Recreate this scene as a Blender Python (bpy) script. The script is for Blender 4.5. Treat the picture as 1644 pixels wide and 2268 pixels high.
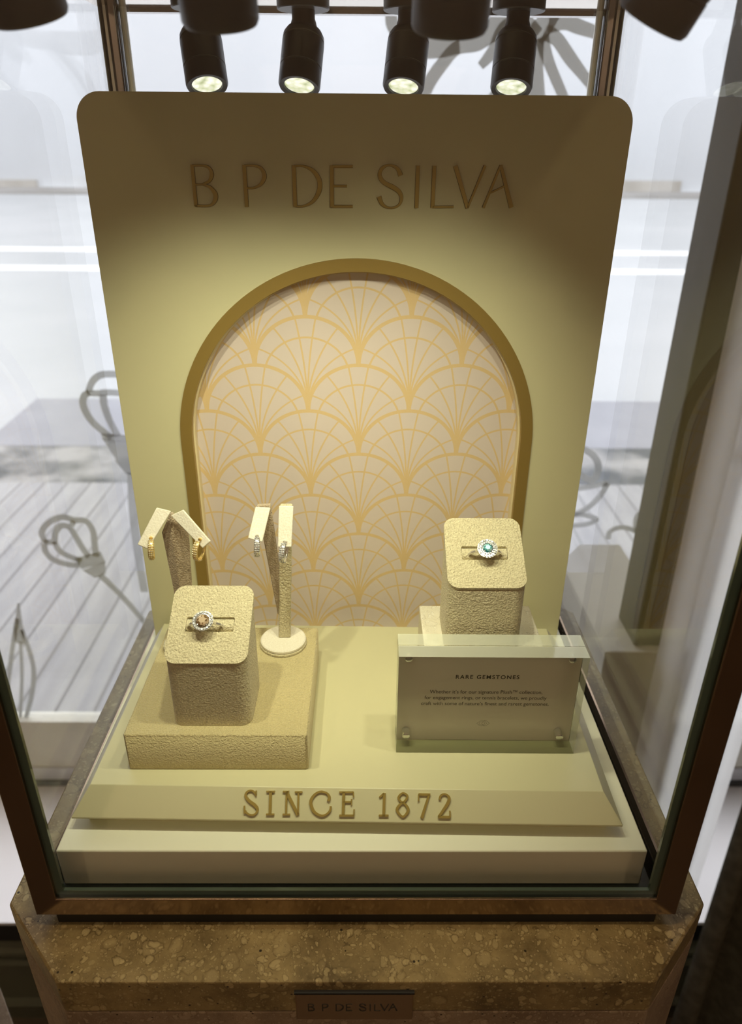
import bpy, bmesh, math, random
from mathutils import Vector, Matrix
from mathutils.geometry import tessellate_polygon
random.seed(4)
for o in list(bpy.data.objects): bpy.data.objects.remove(o)
scene = bpy.context.scene
COL = scene.collection
# All coordinates below are metres measured from the viewer's eye (z = 0 at eye height);
# everything is lifted by EYE at the end so that the shop floor lies at z = 0.
EYE = 1.62

# ---------------------------------------------------------------- camera
cam_data = bpy.data.cameras.new('camera')
cam = bpy.data.objects.new('camera', cam_data); COL.objects.link(cam)
p, r, yw = math.radians(26.37), math.radians(0.454), math.radians(0.508)
fw = Vector((math.sin(yw)*math.cos(p), math.cos(yw)*math.cos(p), -math.sin(p)))
rt = Vector((math.cos(yw), -math.sin(yw), 0)); up = rt.cross(fw)
R = math.cos(r)*rt + math.sin(r)*up; U = -math.sin(r)*rt + math.cos(r)*up
m = Matrix.Identity(4)
for i in range(3):
    m[i][0], m[i][1], m[i][2] = R[i], U[i], -fw[i]
cam.matrix_world = m
cam_data.sensor_fit = 'VERTICAL'; cam_data.sensor_height = 36.0
cam_data.lens = 1597.6/2268*36.0
cam_data.clip_start = 0.02; cam_data.clip_end = 200
cam_data.dof.use_dof = True; cam_data.dof.focus_distance = 0.40; cam_data.dof.aperture_fstop = 10
scene.camera = cam

# ---------------------------------------------------------------- world, exposure
world = bpy.data.worlds.new('overcast_sky'); scene.world = world; world.use_nodes = True
wb = world.node_tree.nodes['Background']
wb.inputs[0].default_value = (0.955, 0.962, 1.0, 1); wb.inputs[1].default_value = 2.85
scene.view_settings.view_transform = 'Standard'; scene.view_settings.look = 'None'
scene.view_settings.gamma = 1; scene.view_settings.exposure = 0.0
scene.view_settings.use_curve_mapping = False

def add_light(name, kind, loc, energy, color, target=None, **kw):
    d = bpy.data.lights.new(name, kind); d.energy = energy; d.color = color
    for k, v in kw.items(): setattr(d, k, v)
    o = bpy.data.objects.new(name, d); COL.objects.link(o); o.location = loc
    if target is not None:
        o.rotation_euler = (Vector(target)-Vector(loc)).to_track_quat('-Z', 'Y').to_euler()
    return o
# ceiling downlights of the shop, behind the viewer
DOWNLIGHTS = [(-0.75, -0.9, 0.93), (0.75, -0.9, 0.93), (-0.05, 0.17, 0.93)]
for i, c in enumerate(DOWNLIGHTS):
    add_light('downlight_glow', 'AREA', (c[0], c[1], c[2]-0.012), (1.6, 1.6, 3.0)[i], (1.0, 0.72, 0.42), (c[0], c[1], -1), shape='DISK', size=0.11)

# wall washers lighting the back of the shop
WASHERS = [(-1.1, -2.05, 0.93), (0.0, -2.05, 0.93), (1.1, -2.05, 0.93)]
for c in WASHERS:
    add_light('wall_washer', 'AREA', (c[0], c[1], c[2]-0.012), 6.5, (1.0, 0.80, 0.58), (c[0], -2.6, 0.1), shape='DISK', size=0.12)

# ---------------------------------------------------------------- materials
def new_mat(name):
    mt = bpy.data.materials.new(name); mt.use_nodes = True
    nt = mt.node_tree
    for n in list(nt.nodes):
        if n.type not in ('OUTPUT_MATERIAL', 'BSDF_PRINCIPLED'): nt.nodes.remove(n)
    return mt, nt, nt.nodes['Principled BSDF'], nt.nodes['Material Output']
def N(nt, t, **kw):
    n = nt.nodes.new(t)
    for k, v in kw.items(): setattr(n, k, v)
    return n
def plain(name, col, rough=0.5, metal=0.0, **inp):
    mt, nt, b, o = new_mat(name)
    b.inputs['Base Color'].default_value = (*col, 1); b.inputs['Roughness'].default_value = rough
    b.inputs['Metallic'].default_value = metal
    for k, v in inp.items(): b.inputs[k.replace('_', ' ')].default_value = v
    return mt
def noisy(name, col1, col2, scale, rough=0.6, bump=0.0, bscale=None, detail=4, lo=0.35, hi=0.65, dist=0.001, metal=0, sheen=0, voro=False):
    mt, nt, b, o = new_mat(name)
    tc = N(nt, 'ShaderNodeTexCoord')
    nz = N(nt, 'ShaderNodeTexNoise'); nz.inputs['Scale'].default_value = scale; nz.inputs['Detail'].default_value = detail
    nt.links.new(tc.outputs['Object'], nz.inputs['Vector'])
    cr = N(nt, 'ShaderNodeValToRGB'); e = cr.color_ramp.elements
    e[0].position = lo; e[0].color = (*col1, 1); e[1].position = hi; e[1].color = (*col2, 1)
    nt.links.new(nz.outputs['Fac'], cr.inputs['Fac']); nt.links.new(cr.outputs['Color'], b.inputs['Base Color'])
    b.inputs['Roughness'].default_value = rough; b.inputs['Metallic'].default_value = metal
    if sheen:
        b.inputs['Sheen Weight'].default_value = sheen; b.inputs['Sheen Roughness'].default_value = 0.4
    if bump:
        n2 = N(nt, 'ShaderNodeTexNoise'); n2.inputs['Scale'].default_value = bscale or scale*2; n2.inputs['Detail'].default_value = 3
        nt.links.new(tc.outputs['Object'], n2.inputs['Vector'])
        bp = N(nt, 'ShaderNodeBump'); bp.inputs['Strength'].default_value = bump; bp.inputs['Distance'].default_value = dist
        nt.links.new(n2.outputs['Fac'], bp.inputs['Height']); nt.links.new(bp.outputs['Normal'], b.inputs['Normal'])
    return mt
def pane_mat(name, tint, ior=1.45, rough=0.0, extra=0.0):
    mt, nt, b, o = new_mat(name); nt.nodes.remove(b)
    tr = N(nt, 'ShaderNodeBsdfTransparent'); tr.inputs[0].default_value = (*tint, 1)
    gl = N(nt, 'ShaderNodeBsdfGlossy'); gl.inputs['Roughness'].default_value = rough
    # Schlick reflectance from |N.I|, the same for both faces of the pane
    ge = N(nt, 'ShaderNodeNewGeometry'); dt = N(nt, 'ShaderNodeVectorMath', operation='DOT_PRODUCT')
    nt.links.new(ge.outputs['Incoming'], dt.inputs[0]); nt.links.new(ge.outputs['Normal'], dt.inputs[1])
    def M(op, x, y):
        n = N(nt, 'ShaderNodeMath', operation=op)
        for i, v in enumerate((x, y)):
            if isinstance(v, (int, float)): n.inputs[i].default_value = v
            elif v is not None: nt.links.new(v, n.inputs[i])
        return n.outputs[0]
    f0 = ((ior-1)/(ior+1))**2
    om = M('SUBTRACT', 1.0, M('ABSOLUTE', dt.outputs['Value'], 0))
    fr = M('ADD', M('MULTIPLY', M('POWER', om, 5.0), (1-f0)*0.85), f0)
    mx = N(nt, 'ShaderNodeMixShader')
    nt.links.new(fr, mx.inputs[0]); nt.links.new(tr.outputs[0], mx.inputs[1]); nt.links.new(gl.outputs[0], mx.inputs[2])
    nt.links.new(mx.outputs[0], o.inputs['Surface'])
    return mt

CREAM = plain('cream_lacquer', (0.66, 0.63, 0.395), 0.38)
SLAB = plain('ivory_lacquer', (0.86, 0.85, 0.68), 0.42)
GOLD = plain('gold_lettering', (0.42, 0.31, 0.085), 0.36, 0.4)
ARCHGOLD = plain('arch_gold', (0.36, 0.245, 0.065), 0.4, 0.4)
LIP = plain('arch_reveal', (0.80, 0.68, 0.42), 0.5)
BRONZE = plain('polished_bronze', (0.34, 0.25, 0.18), 0.12, 0.97)
CHROME = plain('chrome', (0.42, 0.43, 0.45), 0.08, 1.0)
BLACK = plain('black_metal', (0.008, 0.010, 0.016), 0.42)
BLACK_FOOT_SHADE = plain('black_foot_and_shade', (0.01, 0.01, 0.01), 0.6)  # black of the case foot; also a painted shade line above the plaque
PANE = pane_mat('clear_pane', (0.988, 0.99, 0.988))
WINPANE = pane_mat('window_pane', (0.98, 0.98, 0.98))
EDGE = plain('pane_edge', (0.07, 0.11, 0.09), 0.12, 0.0, Coat_Weight=0.5)
SILVER = plain('white_gold', (0.88, 0.86, 0.82), 0.2, 0.8)
YGOLD = plain('yellow_gold', (0.92, 0.70, 0.28), 0.25, 0.7)
PAPER = plain('grey_card_paper', (0.88, 0.82, 0.74), 0.6)
INK = plain('printed_ink', (0.05, 0.045, 0.035), 0.6)
WHITE = noisy('white_ledge_paint', (0.90, 0.89, 0.91), (0.95, 0.94, 0.96), 3, 0.5)
SUEDE = noisy('beige_suede', (0.60, 0.52, 0.32), (0.84, 0.76, 0.50), 1300, 0.7, 1.0, 900, lo=0.35, hi=0.65, dist=0.0016, sheen=0.3)
SUEDE_TRAY = noisy('tan_suede', (0.60, 0.50, 0.245), (0.71, 0.61, 0.33), 1300, 0.8, 1.0, 1100, lo=0.3, hi=0.7, dist=0.0012, sheen=0.3)
SUEDE_LIGHT = noisy('pale_suede', (0.80, 0.74, 0.60), (0.92, 0.88, 0.76), 1200, 0.85, 0.6, 1000, lo=0.3, hi=0.7, dist=0.0004, sheen=0.3)
SUEDE_BROWN = noisy('taupe_suede', (0.42, 0.33, 0.22), (0.60, 0.48, 0.33), 1300, 0.55, 1.0, 1100, lo=0.3, hi=0.7, dist=0.0012, sheen=0.3)
def emit(name, col, s):
    mt, nt, b, o = new_mat(name)
    b.inputs['Base Color'].default_value = (*col, 1)
    b.inputs['Emission Color'].default_value = (*col, 1); b.inputs['Emission Strength'].default_value = s
    return mt
def lens_material():
    mt, nt, b, o = new_mat('lit_faceted_lens')
    tc = N(nt, 'ShaderNodeTexCoord'); v = N(nt, 'ShaderNodeTexVoronoi'); v.inputs['Scale'].default_value = 260
    nt.links.new(tc.outputs['Object'], v.inputs['Vector'])
    cr = N(nt, 'ShaderNodeValToRGB'); e = cr.color_ramp.elements
    e[0].color = (1.0, 1.0, 0.86, 1); e[0].position = 0.15; e[1].color = (0.30, 0.36, 0.16, 1); e[1].position = 0.95
    nt.links.new(v.outputs['Distance'], cr.inputs['Fac']); nt.links.new(cr.outputs['Color'], b.inputs['Emission Color'])
    b.inputs['Emission Strength'].default_value = 1.1; b.inputs['Base Color'].default_value = (0.5, 0.5, 0.45, 1); b.inputs['Roughness'].default_value = 0.1
    return mt
LENS = lens_material()
LAMPGLOW = emit('downlight_disc', (1.0, 0.78, 0.5), 14)
def gem(name, col, ior=1.9, rough=0.0):
    mt, nt, b, o = new_mat(name)
    b.inputs['Base Color'].default_value = (*col, 1); b.inputs['Roughness'].default_value = rough
    b.inputs['Metallic'].default_value = 0.0; b.inputs['IOR'].default_value = ior
    b.inputs['Transmission Weight'].default_value = 0.35; b.inputs['Coat Weight'].default_value = 1.0
    return mt
DIAMOND = plain('diamond_sparkle', (0.95, 0.96, 0.97), 0.15, 0.35)  # light and dark facet colours imitate the sparkle of the cut stones
DIAMOND_D = plain('diamond_facet', (0.40, 0.42, 0.45), 0.06, 0.7)
CHAMP = plain('champagne_stone', (0.80, 0.62, 0.42), 0.15, 0.45)
CHAMP_D = plain('champagne_facet', (0.30, 0.19, 0.09), 0.08, 0.5)
TEAL = plain('teal_stone', (0.42, 0.80, 0.84), 0.12, 0.4)
TEAL_D = plain('teal_facet', (0.06, 0.36, 0.40), 0.08, 0.45)

ACRYLIC = pane_mat('clear_acrylic', (0.97, 0.975, 0.96), 1.49)
mt, nt, b, o_ = new_mat('acrylic_cut_edge'); nt.nodes.remove(b)
tr = N(nt, 'ShaderNodeBsdfTransparent'); tr.inputs[0].default_value = (0.93, 0.95, 0.88, 1)
df = N(nt, 'ShaderNodeBsdfDiffuse'); df.inputs[0].default_value = (0.85, 0.87, 0.74, 1)
gl = N(nt, 'ShaderNodeBsdfGlossy'); gl.inputs['Roughness'].default_value = 0.05
mx = N(nt, 'ShaderNodeMixShader'); mx.inputs[0].default_value = 0.45
m2 = N(nt, 'ShaderNodeMixShader'); m2.inputs[0].default_value = 0.07
nt.links.new(tr.outputs[0], mx.inputs[1]); nt.links.new(df.outputs[0], mx.inputs[2])
nt.links.new(mx.outputs[0], m2.inputs[1]); nt.links.new(gl.outputs[0], m2.inputs[2]); nt.links.new(m2.outputs[0], o_.inputs['Surface'])
ACRYLIC_EDGE = mt

def travertine(name, c_dark, c_mid, c_light, scale=1.0, rough=0.3, bands=0.0):
    mt, nt, b, o = new_mat(name); L = nt.links.new
    tc = N(nt, 'ShaderNodeTexCoord')
    n0 = N(nt, 'ShaderNodeTexNoise'); n0.inputs['Scale'].default_value = 60*scale; n0.inputs['Detail'].default_value = 4
    L(tc.outputs['Object'], n0.inputs['Vector'])
    wv = N(nt, 'ShaderNodeVectorMath', operation='SCALE'); wv.inputs['Scale'].default_value = 0.012/scale
    L(n0.outputs['Color'], wv.inputs[0])
    av = N(nt, 'ShaderNodeVectorMath', operation='ADD'); L(tc.outputs['Object'], av.inputs[0]); L(wv.outputs[0], av.inputs[1])
    nb = N(nt, 'ShaderNodeTexNoise'); nb.inputs['Scale'].default_value = 22*scale; nb.inputs['Detail'].default_value = 9; nb.inputs['Roughness'].default_value = 0.72
    L(av.outputs[0], nb.inputs['Vector'])
    cr = N(nt, 'ShaderNodeValToRGB'); e = cr.color_ramp.elements
    e[0].position = 0.34; e[0].color = (*c_dark, 1); e[1].position = 0.68; e[1].color = (*c_mid, 1)
    L(nb.outputs['Fac'], cr.inputs['Fac'])
    cur = cr.outputs['Color']
    for sc, th, amt in ((90, 0.40, 0.32), (190, 0.42, 0.55), (420, 0.42, 0.55), (800, 0.40, 0.45)):
        v = N(nt, 'ShaderNodeTexVoronoi'); v.inputs['Scale'].default_value = sc*scale; L(av.outputs[0], v.inputs['Vector'])
        lt = N(nt, 'ShaderNodeMapRange'); lt.inputs[1].default_value = th; lt.inputs[2].default_value = th-0.1; L(v.outputs['Distance'], lt.inputs[0])
        sx = N(nt, 'ShaderNodeSeparateColor'); L(v.outputs['Color'], sx.inputs[0])
        gt = N(nt, 'ShaderNodeMapRange'); gt.inputs[1].default_value = 0.60; gt.inputs[2].default_value = 0.85; gt.inputs[4].default_value = amt; L(sx.outputs[0], gt.inputs[0])
        ml = N(nt, 'ShaderNodeMath', operation='MULTIPLY'); L(lt.outputs[0], ml.inputs[0]); L(gt.outputs[0], ml.inputs[1])
        mx = N(nt, 'ShaderNodeMix', data_type='RGBA'); L(ml.outputs[0], mx.inputs[0]); L(cur, mx.inputs[6]); mx.inputs[7].default_value = (*c_light, 1)
        cur = mx.outputs[2]
        # dark rim veins
        rm = N(nt, 'ShaderNodeMath', operation='COMPARE'); rm.inputs[1].default_value = th+0.04; rm.inputs[2].default_value = 0.03; L(v.outputs['Distance'], rm.inputs[0])
        m2 = N(nt, 'ShaderNodeMath', operation='MULTIPLY'); L(rm.outputs[0], m2.inputs[0]); L(gt.outputs[0], m2.inputs[1])
        m3 = N(nt, 'ShaderNodeMix', data_type='RGBA'); L(m2.outputs[0], m3.inputs[0]); L(cur, m3.inputs[6]); m3.inputs[7].default_value = (c_dark[0]*.55, c_dark[1]*.5, c_dark[2]*.5, 1)
        cur = m3.outputs[2]
    # pits
    pt = N(nt, 'ShaderNodeTexVoronoi'); pt.inputs['Scale'].default_value = 190*scale; L(tc.outputs['Object'], pt.inputs['Vector'])
    pl = N(nt, 'ShaderNodeMath', operation='LESS_THAN'); pl.inputs[1].default_value = 0.13; L(pt.outputs['Distance'], pl.inputs[0])
    ps = N(nt, 'ShaderNodeSeparateColor'); L(pt.outputs['Color'], ps.inputs[0])
    pg = N(nt, 'ShaderNodeMath', operation='GREATER_THAN'); pg.inputs[1].default_value = 0.86; L(ps.outputs[1], pg.inputs[0])
    pm = N(nt, 'ShaderNodeMath', operation='MULTIPLY'); L(pl.outputs[0], pm.inputs[0]); L(pg.outputs[0], pm.inputs[1])
    px = N(nt, 'ShaderNodeMix', data_type='RGBA'); L(pm.outputs[0], px.inputs[0]); L(cur, px.inputs[6]); px.inputs[7].default_value = (0.03, 0.022, 0.012, 1)
    L(px.outputs[2], b.inputs['Base Color']); b.inputs['Roughness'].default_value = rough
    return mt
STONE = travertine('fossil_travertine', (0.14, 0.10, 0.042), (0.43, 0.335, 0.155), (0.56, 0.46, 0.24))
STONE_SIDE = travertine('honed_travertine', (0.20, 0.145, 0.10), (0.40, 0.31, 0.22), (0.50, 0.40, 0.28), 1.2, 0.5)
STONE_PALE = travertine('pale_travertine', (0.72, 0.66, 0.50), (0.88, 0.84, 0.68), (0.93, 0.90, 0.78), 1.5, 0.5)

# scallop-fan wallpaper, printed pattern evaluated on the sheet itself (object space x, z)
def fan_material():
    mt, nt, b, o = new_mat('scallop_fan_print'); L = nt.links.new
    tc = N(nt, 'ShaderNodeTexCoord'); s = N(nt, 'ShaderNodeSeparateXYZ'); L(tc.outputs['Object'], s.inputs[0])
    def M(op, a, b_=None, c=None):
        n = N(nt, 'ShaderNodeMath', operation=op)
        for i, v in enumerate((a, b_, c)):
            if v is None: continue
            if isinstance(v, (int, float)): n.inputs[i].default_value = v
            else: L(v, n.inputs[i])
        return n.outputs[0]
    u = M('DIVIDE', M('SUBTRACT', s.outputs[0], 0.0008), 0.0323)
    v = M('DIVIDE', M('ADD', s.outputs[2], 0.1178), 0.0298)
    n = M('FLOOR', v); fv = M('SUBTRACT', v, n)
    par = M('FLOORED_MODULO', n, 2.0)
    par1 = M('SUBTRACT', 1.0, par)
    def dx(pr):
        a = M('SUBTRACT', u, M('ADD', pr, 0.0))
        return M('SUBTRACT', a, M('MULTIPLY', M('ROUND', M('DIVIDE', a, 2.0)), 2.0))
    # centres of row n sit at u = parity offset + 1 (apex column 0 belongs to row 1 centre)
    d0 = dx(M('ADD', par, 1.0)); d1 = dx(M('ADD', par1, 1.0))
    in0 = M('LESS_THAN', M('ADD', M('MULTIPLY', d0, d0), M('MULTIPLY', fv, fv)), 1.0)
    qx = M('ADD', M('MULTIPLY', d0, in0), M('MULTIPLY', d1, M('SUBTRACT', 1.0, in0)))
    qy = M('ADD', M('MULTIPLY', fv, in0), M('MULTIPLY', M('SUBTRACT', fv, 1.0), M('SUBTRACT', 1.0, in0)))
    rr = M('SQRT', M('ADD', M('MULTIPLY', qx, qx), M('MULTIPLY', qy, qy)))
    line = M('GREATER_THAN', rr, 1-0.045)
    qy2 = M('ADD', qy, 0.25)
    r2 = M('SQRT', M('ADD', M('MULTIPLY', qx, qx), M('MULTIPLY', qy2, qy2)))
    line = M('MAXIMUM', line, M('LESS_THAN', M('ABSOLUTE', M('SUBTRACT', r2, 0.82)), 0.02))
    ay = M('ADD', qy, 1.0)
    rho2 = M('ADD', M('ADD', M('MULTIPLY', qx, qx), M('MULTIPLY', ay, ay)), 1e-5)
    k = M('DIVIDE', M('MULTIPLY', M('ABSOLUTE', qx), 2.0), rho2)
    for k0 in (0.1, 0.35, 0.70):
        dd = M('MULTIPLY', M('MULTIPLY', M('ABSOLUTE', M('SUBTRACT', k, k0)), rho2), 0.5)
        line = M('MAXIMUM', line, M('LESS_THAN', dd, 0.0165))
    dd = M('MULTIPLY', M('MULTIPLY', M('ABSOLUTE', M('SUBTRACT', k, 1.0)), rho2), 0.5)
    line = M('MAXIMUM', line, M('LESS_THAN', dd, 0.03))
    line = M('MAXIMUM', line, M('LESS_THAN', rho2, 0.15))
    nz = N(nt, 'ShaderNodeTexNoise'); nz.inputs['Scale'].default_value = 900; L(tc.outputs['Object'], nz.inputs['Vector'])
    mr = N(nt, 'ShaderNodeMapRange'); mr.inputs[3].default_value = 0.78; mr.inputs[4].default_value = 1.0; L(nz.outputs['Fac'], mr.inputs[0])
    fac = M('MULTIPLY', line, mr.outputs[0])
    mx = N(nt, 'ShaderNodeMix', data_type='RGBA'); L(fac, mx.inputs[0])
    mx.inputs[6].default_value = (0.66, 0.57, 0.52, 1); mx.inputs[7].default_value = (0.68, 0.49, 0.23, 1)
    L(mx.outputs[2], b.inputs['Base Color']); b.inputs['Roughness'].default_value = 0.55
    return mt
FANPRINT = fan_material()

# ---------------------------------------------------------------- helpers
def obj(name, bm, mats, parent=None, smooth=False, bevel=0.0, segs=2, sharp=35):
    me = bpy.data.meshes.new(name)
    bmesh.ops.recalc_face_normals(bm, faces=bm.faces[:])
    if smooth:
        for f in bm.faces: f.smooth = True
    bm.to_mesh(me); bm.free()
    if not isinstance(mats, (list, tuple)): mats = [mats]
    for mt in mats: me.materials.append(mt)
    o = bpy.data.objects.new(name, me); COL.objects.link(o)
    if parent is not None: o.parent = parent
    if smooth:
        me.set_sharp_from_angle(angle=math.radians(sharp))
    if bevel:
        md = o.modifiers.new('bevel', 'BEVEL'); md.width = bevel; md.segments = segs; md.limit_method = 'ANGLE'; md.angle_limit = math.radians(40)
        for f in me.polygons: f.use_smooth = True
        me.set_sharp_from_angle(angle=math.radians(sharp)) if not smooth else None
    return o
def thing(name, label, cat, loc=(0, 0, 0), rot=(0, 0, 0), group=None):
    o = bpy.data.objects.new(name, None); COL.objects.link(o); o.location = loc; o.rotation_euler = rot
    o.empty_display_size = 0.02
    tag(o, label, cat, group); return o
def tag(o, label, cat, group=None):
    o['label'] = label; o['category'] = cat
    if group: o['group'] = group
    return o
def struct(o): o['kind'] = 'structure'; return o
def box(bm, x0, x1, y0, y1, z0, z1, mi=0):
    v = [bm.verts.new((x, y, z)) for x in (x0, x1) for y in (y0, y1) for z in (z0, z1)]
    fs = [(0, 1, 3, 2), (4, 6, 7, 5), (0, 4, 5, 1), (2, 3, 7, 6), (0, 2, 6, 4), (1, 5, 7, 3)]
    out = []
    for f in fs:
        q = bm.faces.new([v[i] for i in f]); q.material_index = mi; out.append(q)
    return out
def bx(*a):
    bm = bmesh.new(); box(bm, *a); return bm
def loft(bm, rings, cap=True, closed=True, mi=0):
    vr = [[bm.verts.new(q) for q in rg] for rg in rings]
    n = len(vr[0])
    for a, b in zip(vr, vr[1:]):
        for i in range(n if closed else n-1):
            j = (i+1) % n
            f = bm.faces.new((a[i], a[j], b[j], b[i])); f.material_index = mi
    if cap:
        bm.faces.new(vr[0][::-1]).material_index = mi; bm.faces.new(vr[-1]).material_index = mi
    return vr
def lathe(bm, prof, seg=32, mat=None, mi=0):
    """prof: (r, z) pairs round z; mat: 4x4 placing it"""
    rings = []
    for r_, z_ in prof:
        rings.append([Vector((r_*math.cos(2*math.pi*i/seg), r_*math.sin(2*math.pi*i/seg), z_)) for i in range(seg)])
    if mat is not None: rings = [[mat @ q for q in rg] for rg in rings]
    return loft(bm, rings, True, True, mi)
def rrect(hx, hy, rad, n=8, cx=0, cy=0):
    out = []
    for sx, sy, a0 in ((1, 1, 0), (-1, 1, 90), (-1, -1, 180), (1, -1, 270)):
        for i in range(n+1):
            a = math.radians(a0+90*i/n)
            out.append((cx+sx*(hx-rad)+rad*math.cos(a), cy+sy*(hy-rad)+rad*math.sin(a)))
    return out
def poly_prism(bm, outer, holes, f0, f1, mi=0, mi_hole=None):
    """outer/holes 2-D loops; f0,f1 map (a,b)->3-D for the two faces"""
    loops = [outer]+list(holes)
    flat = [q for lp in loops for q in lp]
    tris = tessellate_polygon([[Vector((q[0], q[1], 0)) for q in lp] for lp in loops])
    A = [bm.verts.new(f0(*q)) for q in flat]; B = [bm.verts.new(f1(*q)) for q in flat]
    for t in tris:
        try:
            bm.faces.new([A[i] for i in t]).material_index = mi; bm.faces.new([B[i] for i in reversed(t)]).material_index = mi
        except ValueError: pass
    s = 0
    for li, lp in enumerate(loops):
        n = len(lp)
        for i in range(n):
            j = (i+1) % n
            f = bm.faces.new((A[s+i], A[s+j], B[s+j], B[s+i])); f.material_index = mi if li == 0 or mi_hole is None else mi_hole
        s += n
def catmull(pts, n=6, closed=False):
    P = [Vector(q) for q in pts]
    if len(P) < 3: return P
    out = []; c = len(P)
    rng = range(c) if closed else range(c-1)
    for i in rng:
        if closed: a, b, d, e = P[i-1], P[i], P[(i+1) % c], P[(i+2) % c]
        else: a, b, d, e = P[max(i-1, 0)], P[i], P[i+1], P[min(i+2, c-1)]
        for k in range(n):
            t = k/n
            out.append(0.5*((2*b)+(d-a)*t+(2*a-5*b+4*d-e)*t*t+(3*b-a-3*d+e)*t**3))
    if not closed: out.append(P[-1])
    return out
def ribbon(bm, stroke, k, fn, th, y0=0.0):
    """stroke (mode, [(x, z, w)]) in mm*k; fn(x, z, h) -> 3-D point, h = height above the surface"""
    mode, pts = stroke
    P = catmull(pts, 7, mode == 2) if mode else [Vector(q) for q in pts]
    closed = mode == 2
    n = len(P); Lp, Rp = [], []
    for i, q in enumerate(P):
        a = P[i-1] if (i > 0 or closed) else P[0]; b = P[(i+1) % n] if (i < n-1 or closed) else P[-1]
        d = Vector((b.x-a.x, b.y-a.y)); d = d.normalized() if d.length > 1e-9 else Vector((1, 0))
        nn = Vector((-d.y, d.x))*q.z*0.5
        Lp.append((q.x+nn.x, q.y+nn.y)); Rp.append((q.x-nn.x, q.y-nn.y))
    def V(q, h): return bm.verts.new(fn(q[0]*k, q[1]*k, h))
    lt = [V(q, th) for q in Lp]; r_t = [V(q, th) for q in Rp]; lb = [V(q, y0) for q in Lp]; rb = [V(q, y0) for q in Rp]
    rng = range(n if closed else n-1)
    for i in rng:
        j = (i+1) % n
        bm.faces.new((lt[i], lt[j], r_t[j], r_t[i])); bm.faces.new((lb[i], rb[i], rb[j], lb[j]))
        bm.faces.new((lt[i], lb[i], lb[j], lt[j])); bm.faces.new((r_t[i], r_t[j], rb[j], rb[i]))
    if not closed:
        bm.faces.new((lt[0], r_t[0], rb[0], lb[0])); bm.faces.new((lt[-1], lb[-1], rb[-1], r_t[-1]))
def tube(bm, pts, rad, seg=8, closed=False, mi=0, flat=None):
    P = [Vector(q) for q in pts]; n = len(P); rings = []
    prev = None
    for i, q in enumerate(P):
        a = P[i-1] if (i > 0 or closed) else P[0]; b = P[(i+1) % n] if (i < n-1 or closed) else P[-1]
        t = (b-a).normalized()
        if prev is None:
            ref = Vector((0, 0, 1)) if abs(t.z) < 0.9 else Vector((1, 0, 0))
            u_ = t.cross(ref).normalized()
        else: u_ = (prev-t*prev.dot(t)).normalized()
        prev = u_; w_ = t.cross(u_)
        r_ = rad[i] if isinstance(rad, (list, tuple)) else rad
        rings.append([q+(u_*math.cos(2*math.pi*k/seg)+w_*math.sin(2*math.pi*k/seg))*r_ for k in range(seg)])
    if closed: rings.append(rings[0]); loft(bm, rings, False, True, mi); bmesh.ops.remove_doubles(bm, verts=bm.verts[:], dist=1e-7)
    else: loft(bm, rings, True, True, mi)

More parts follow.
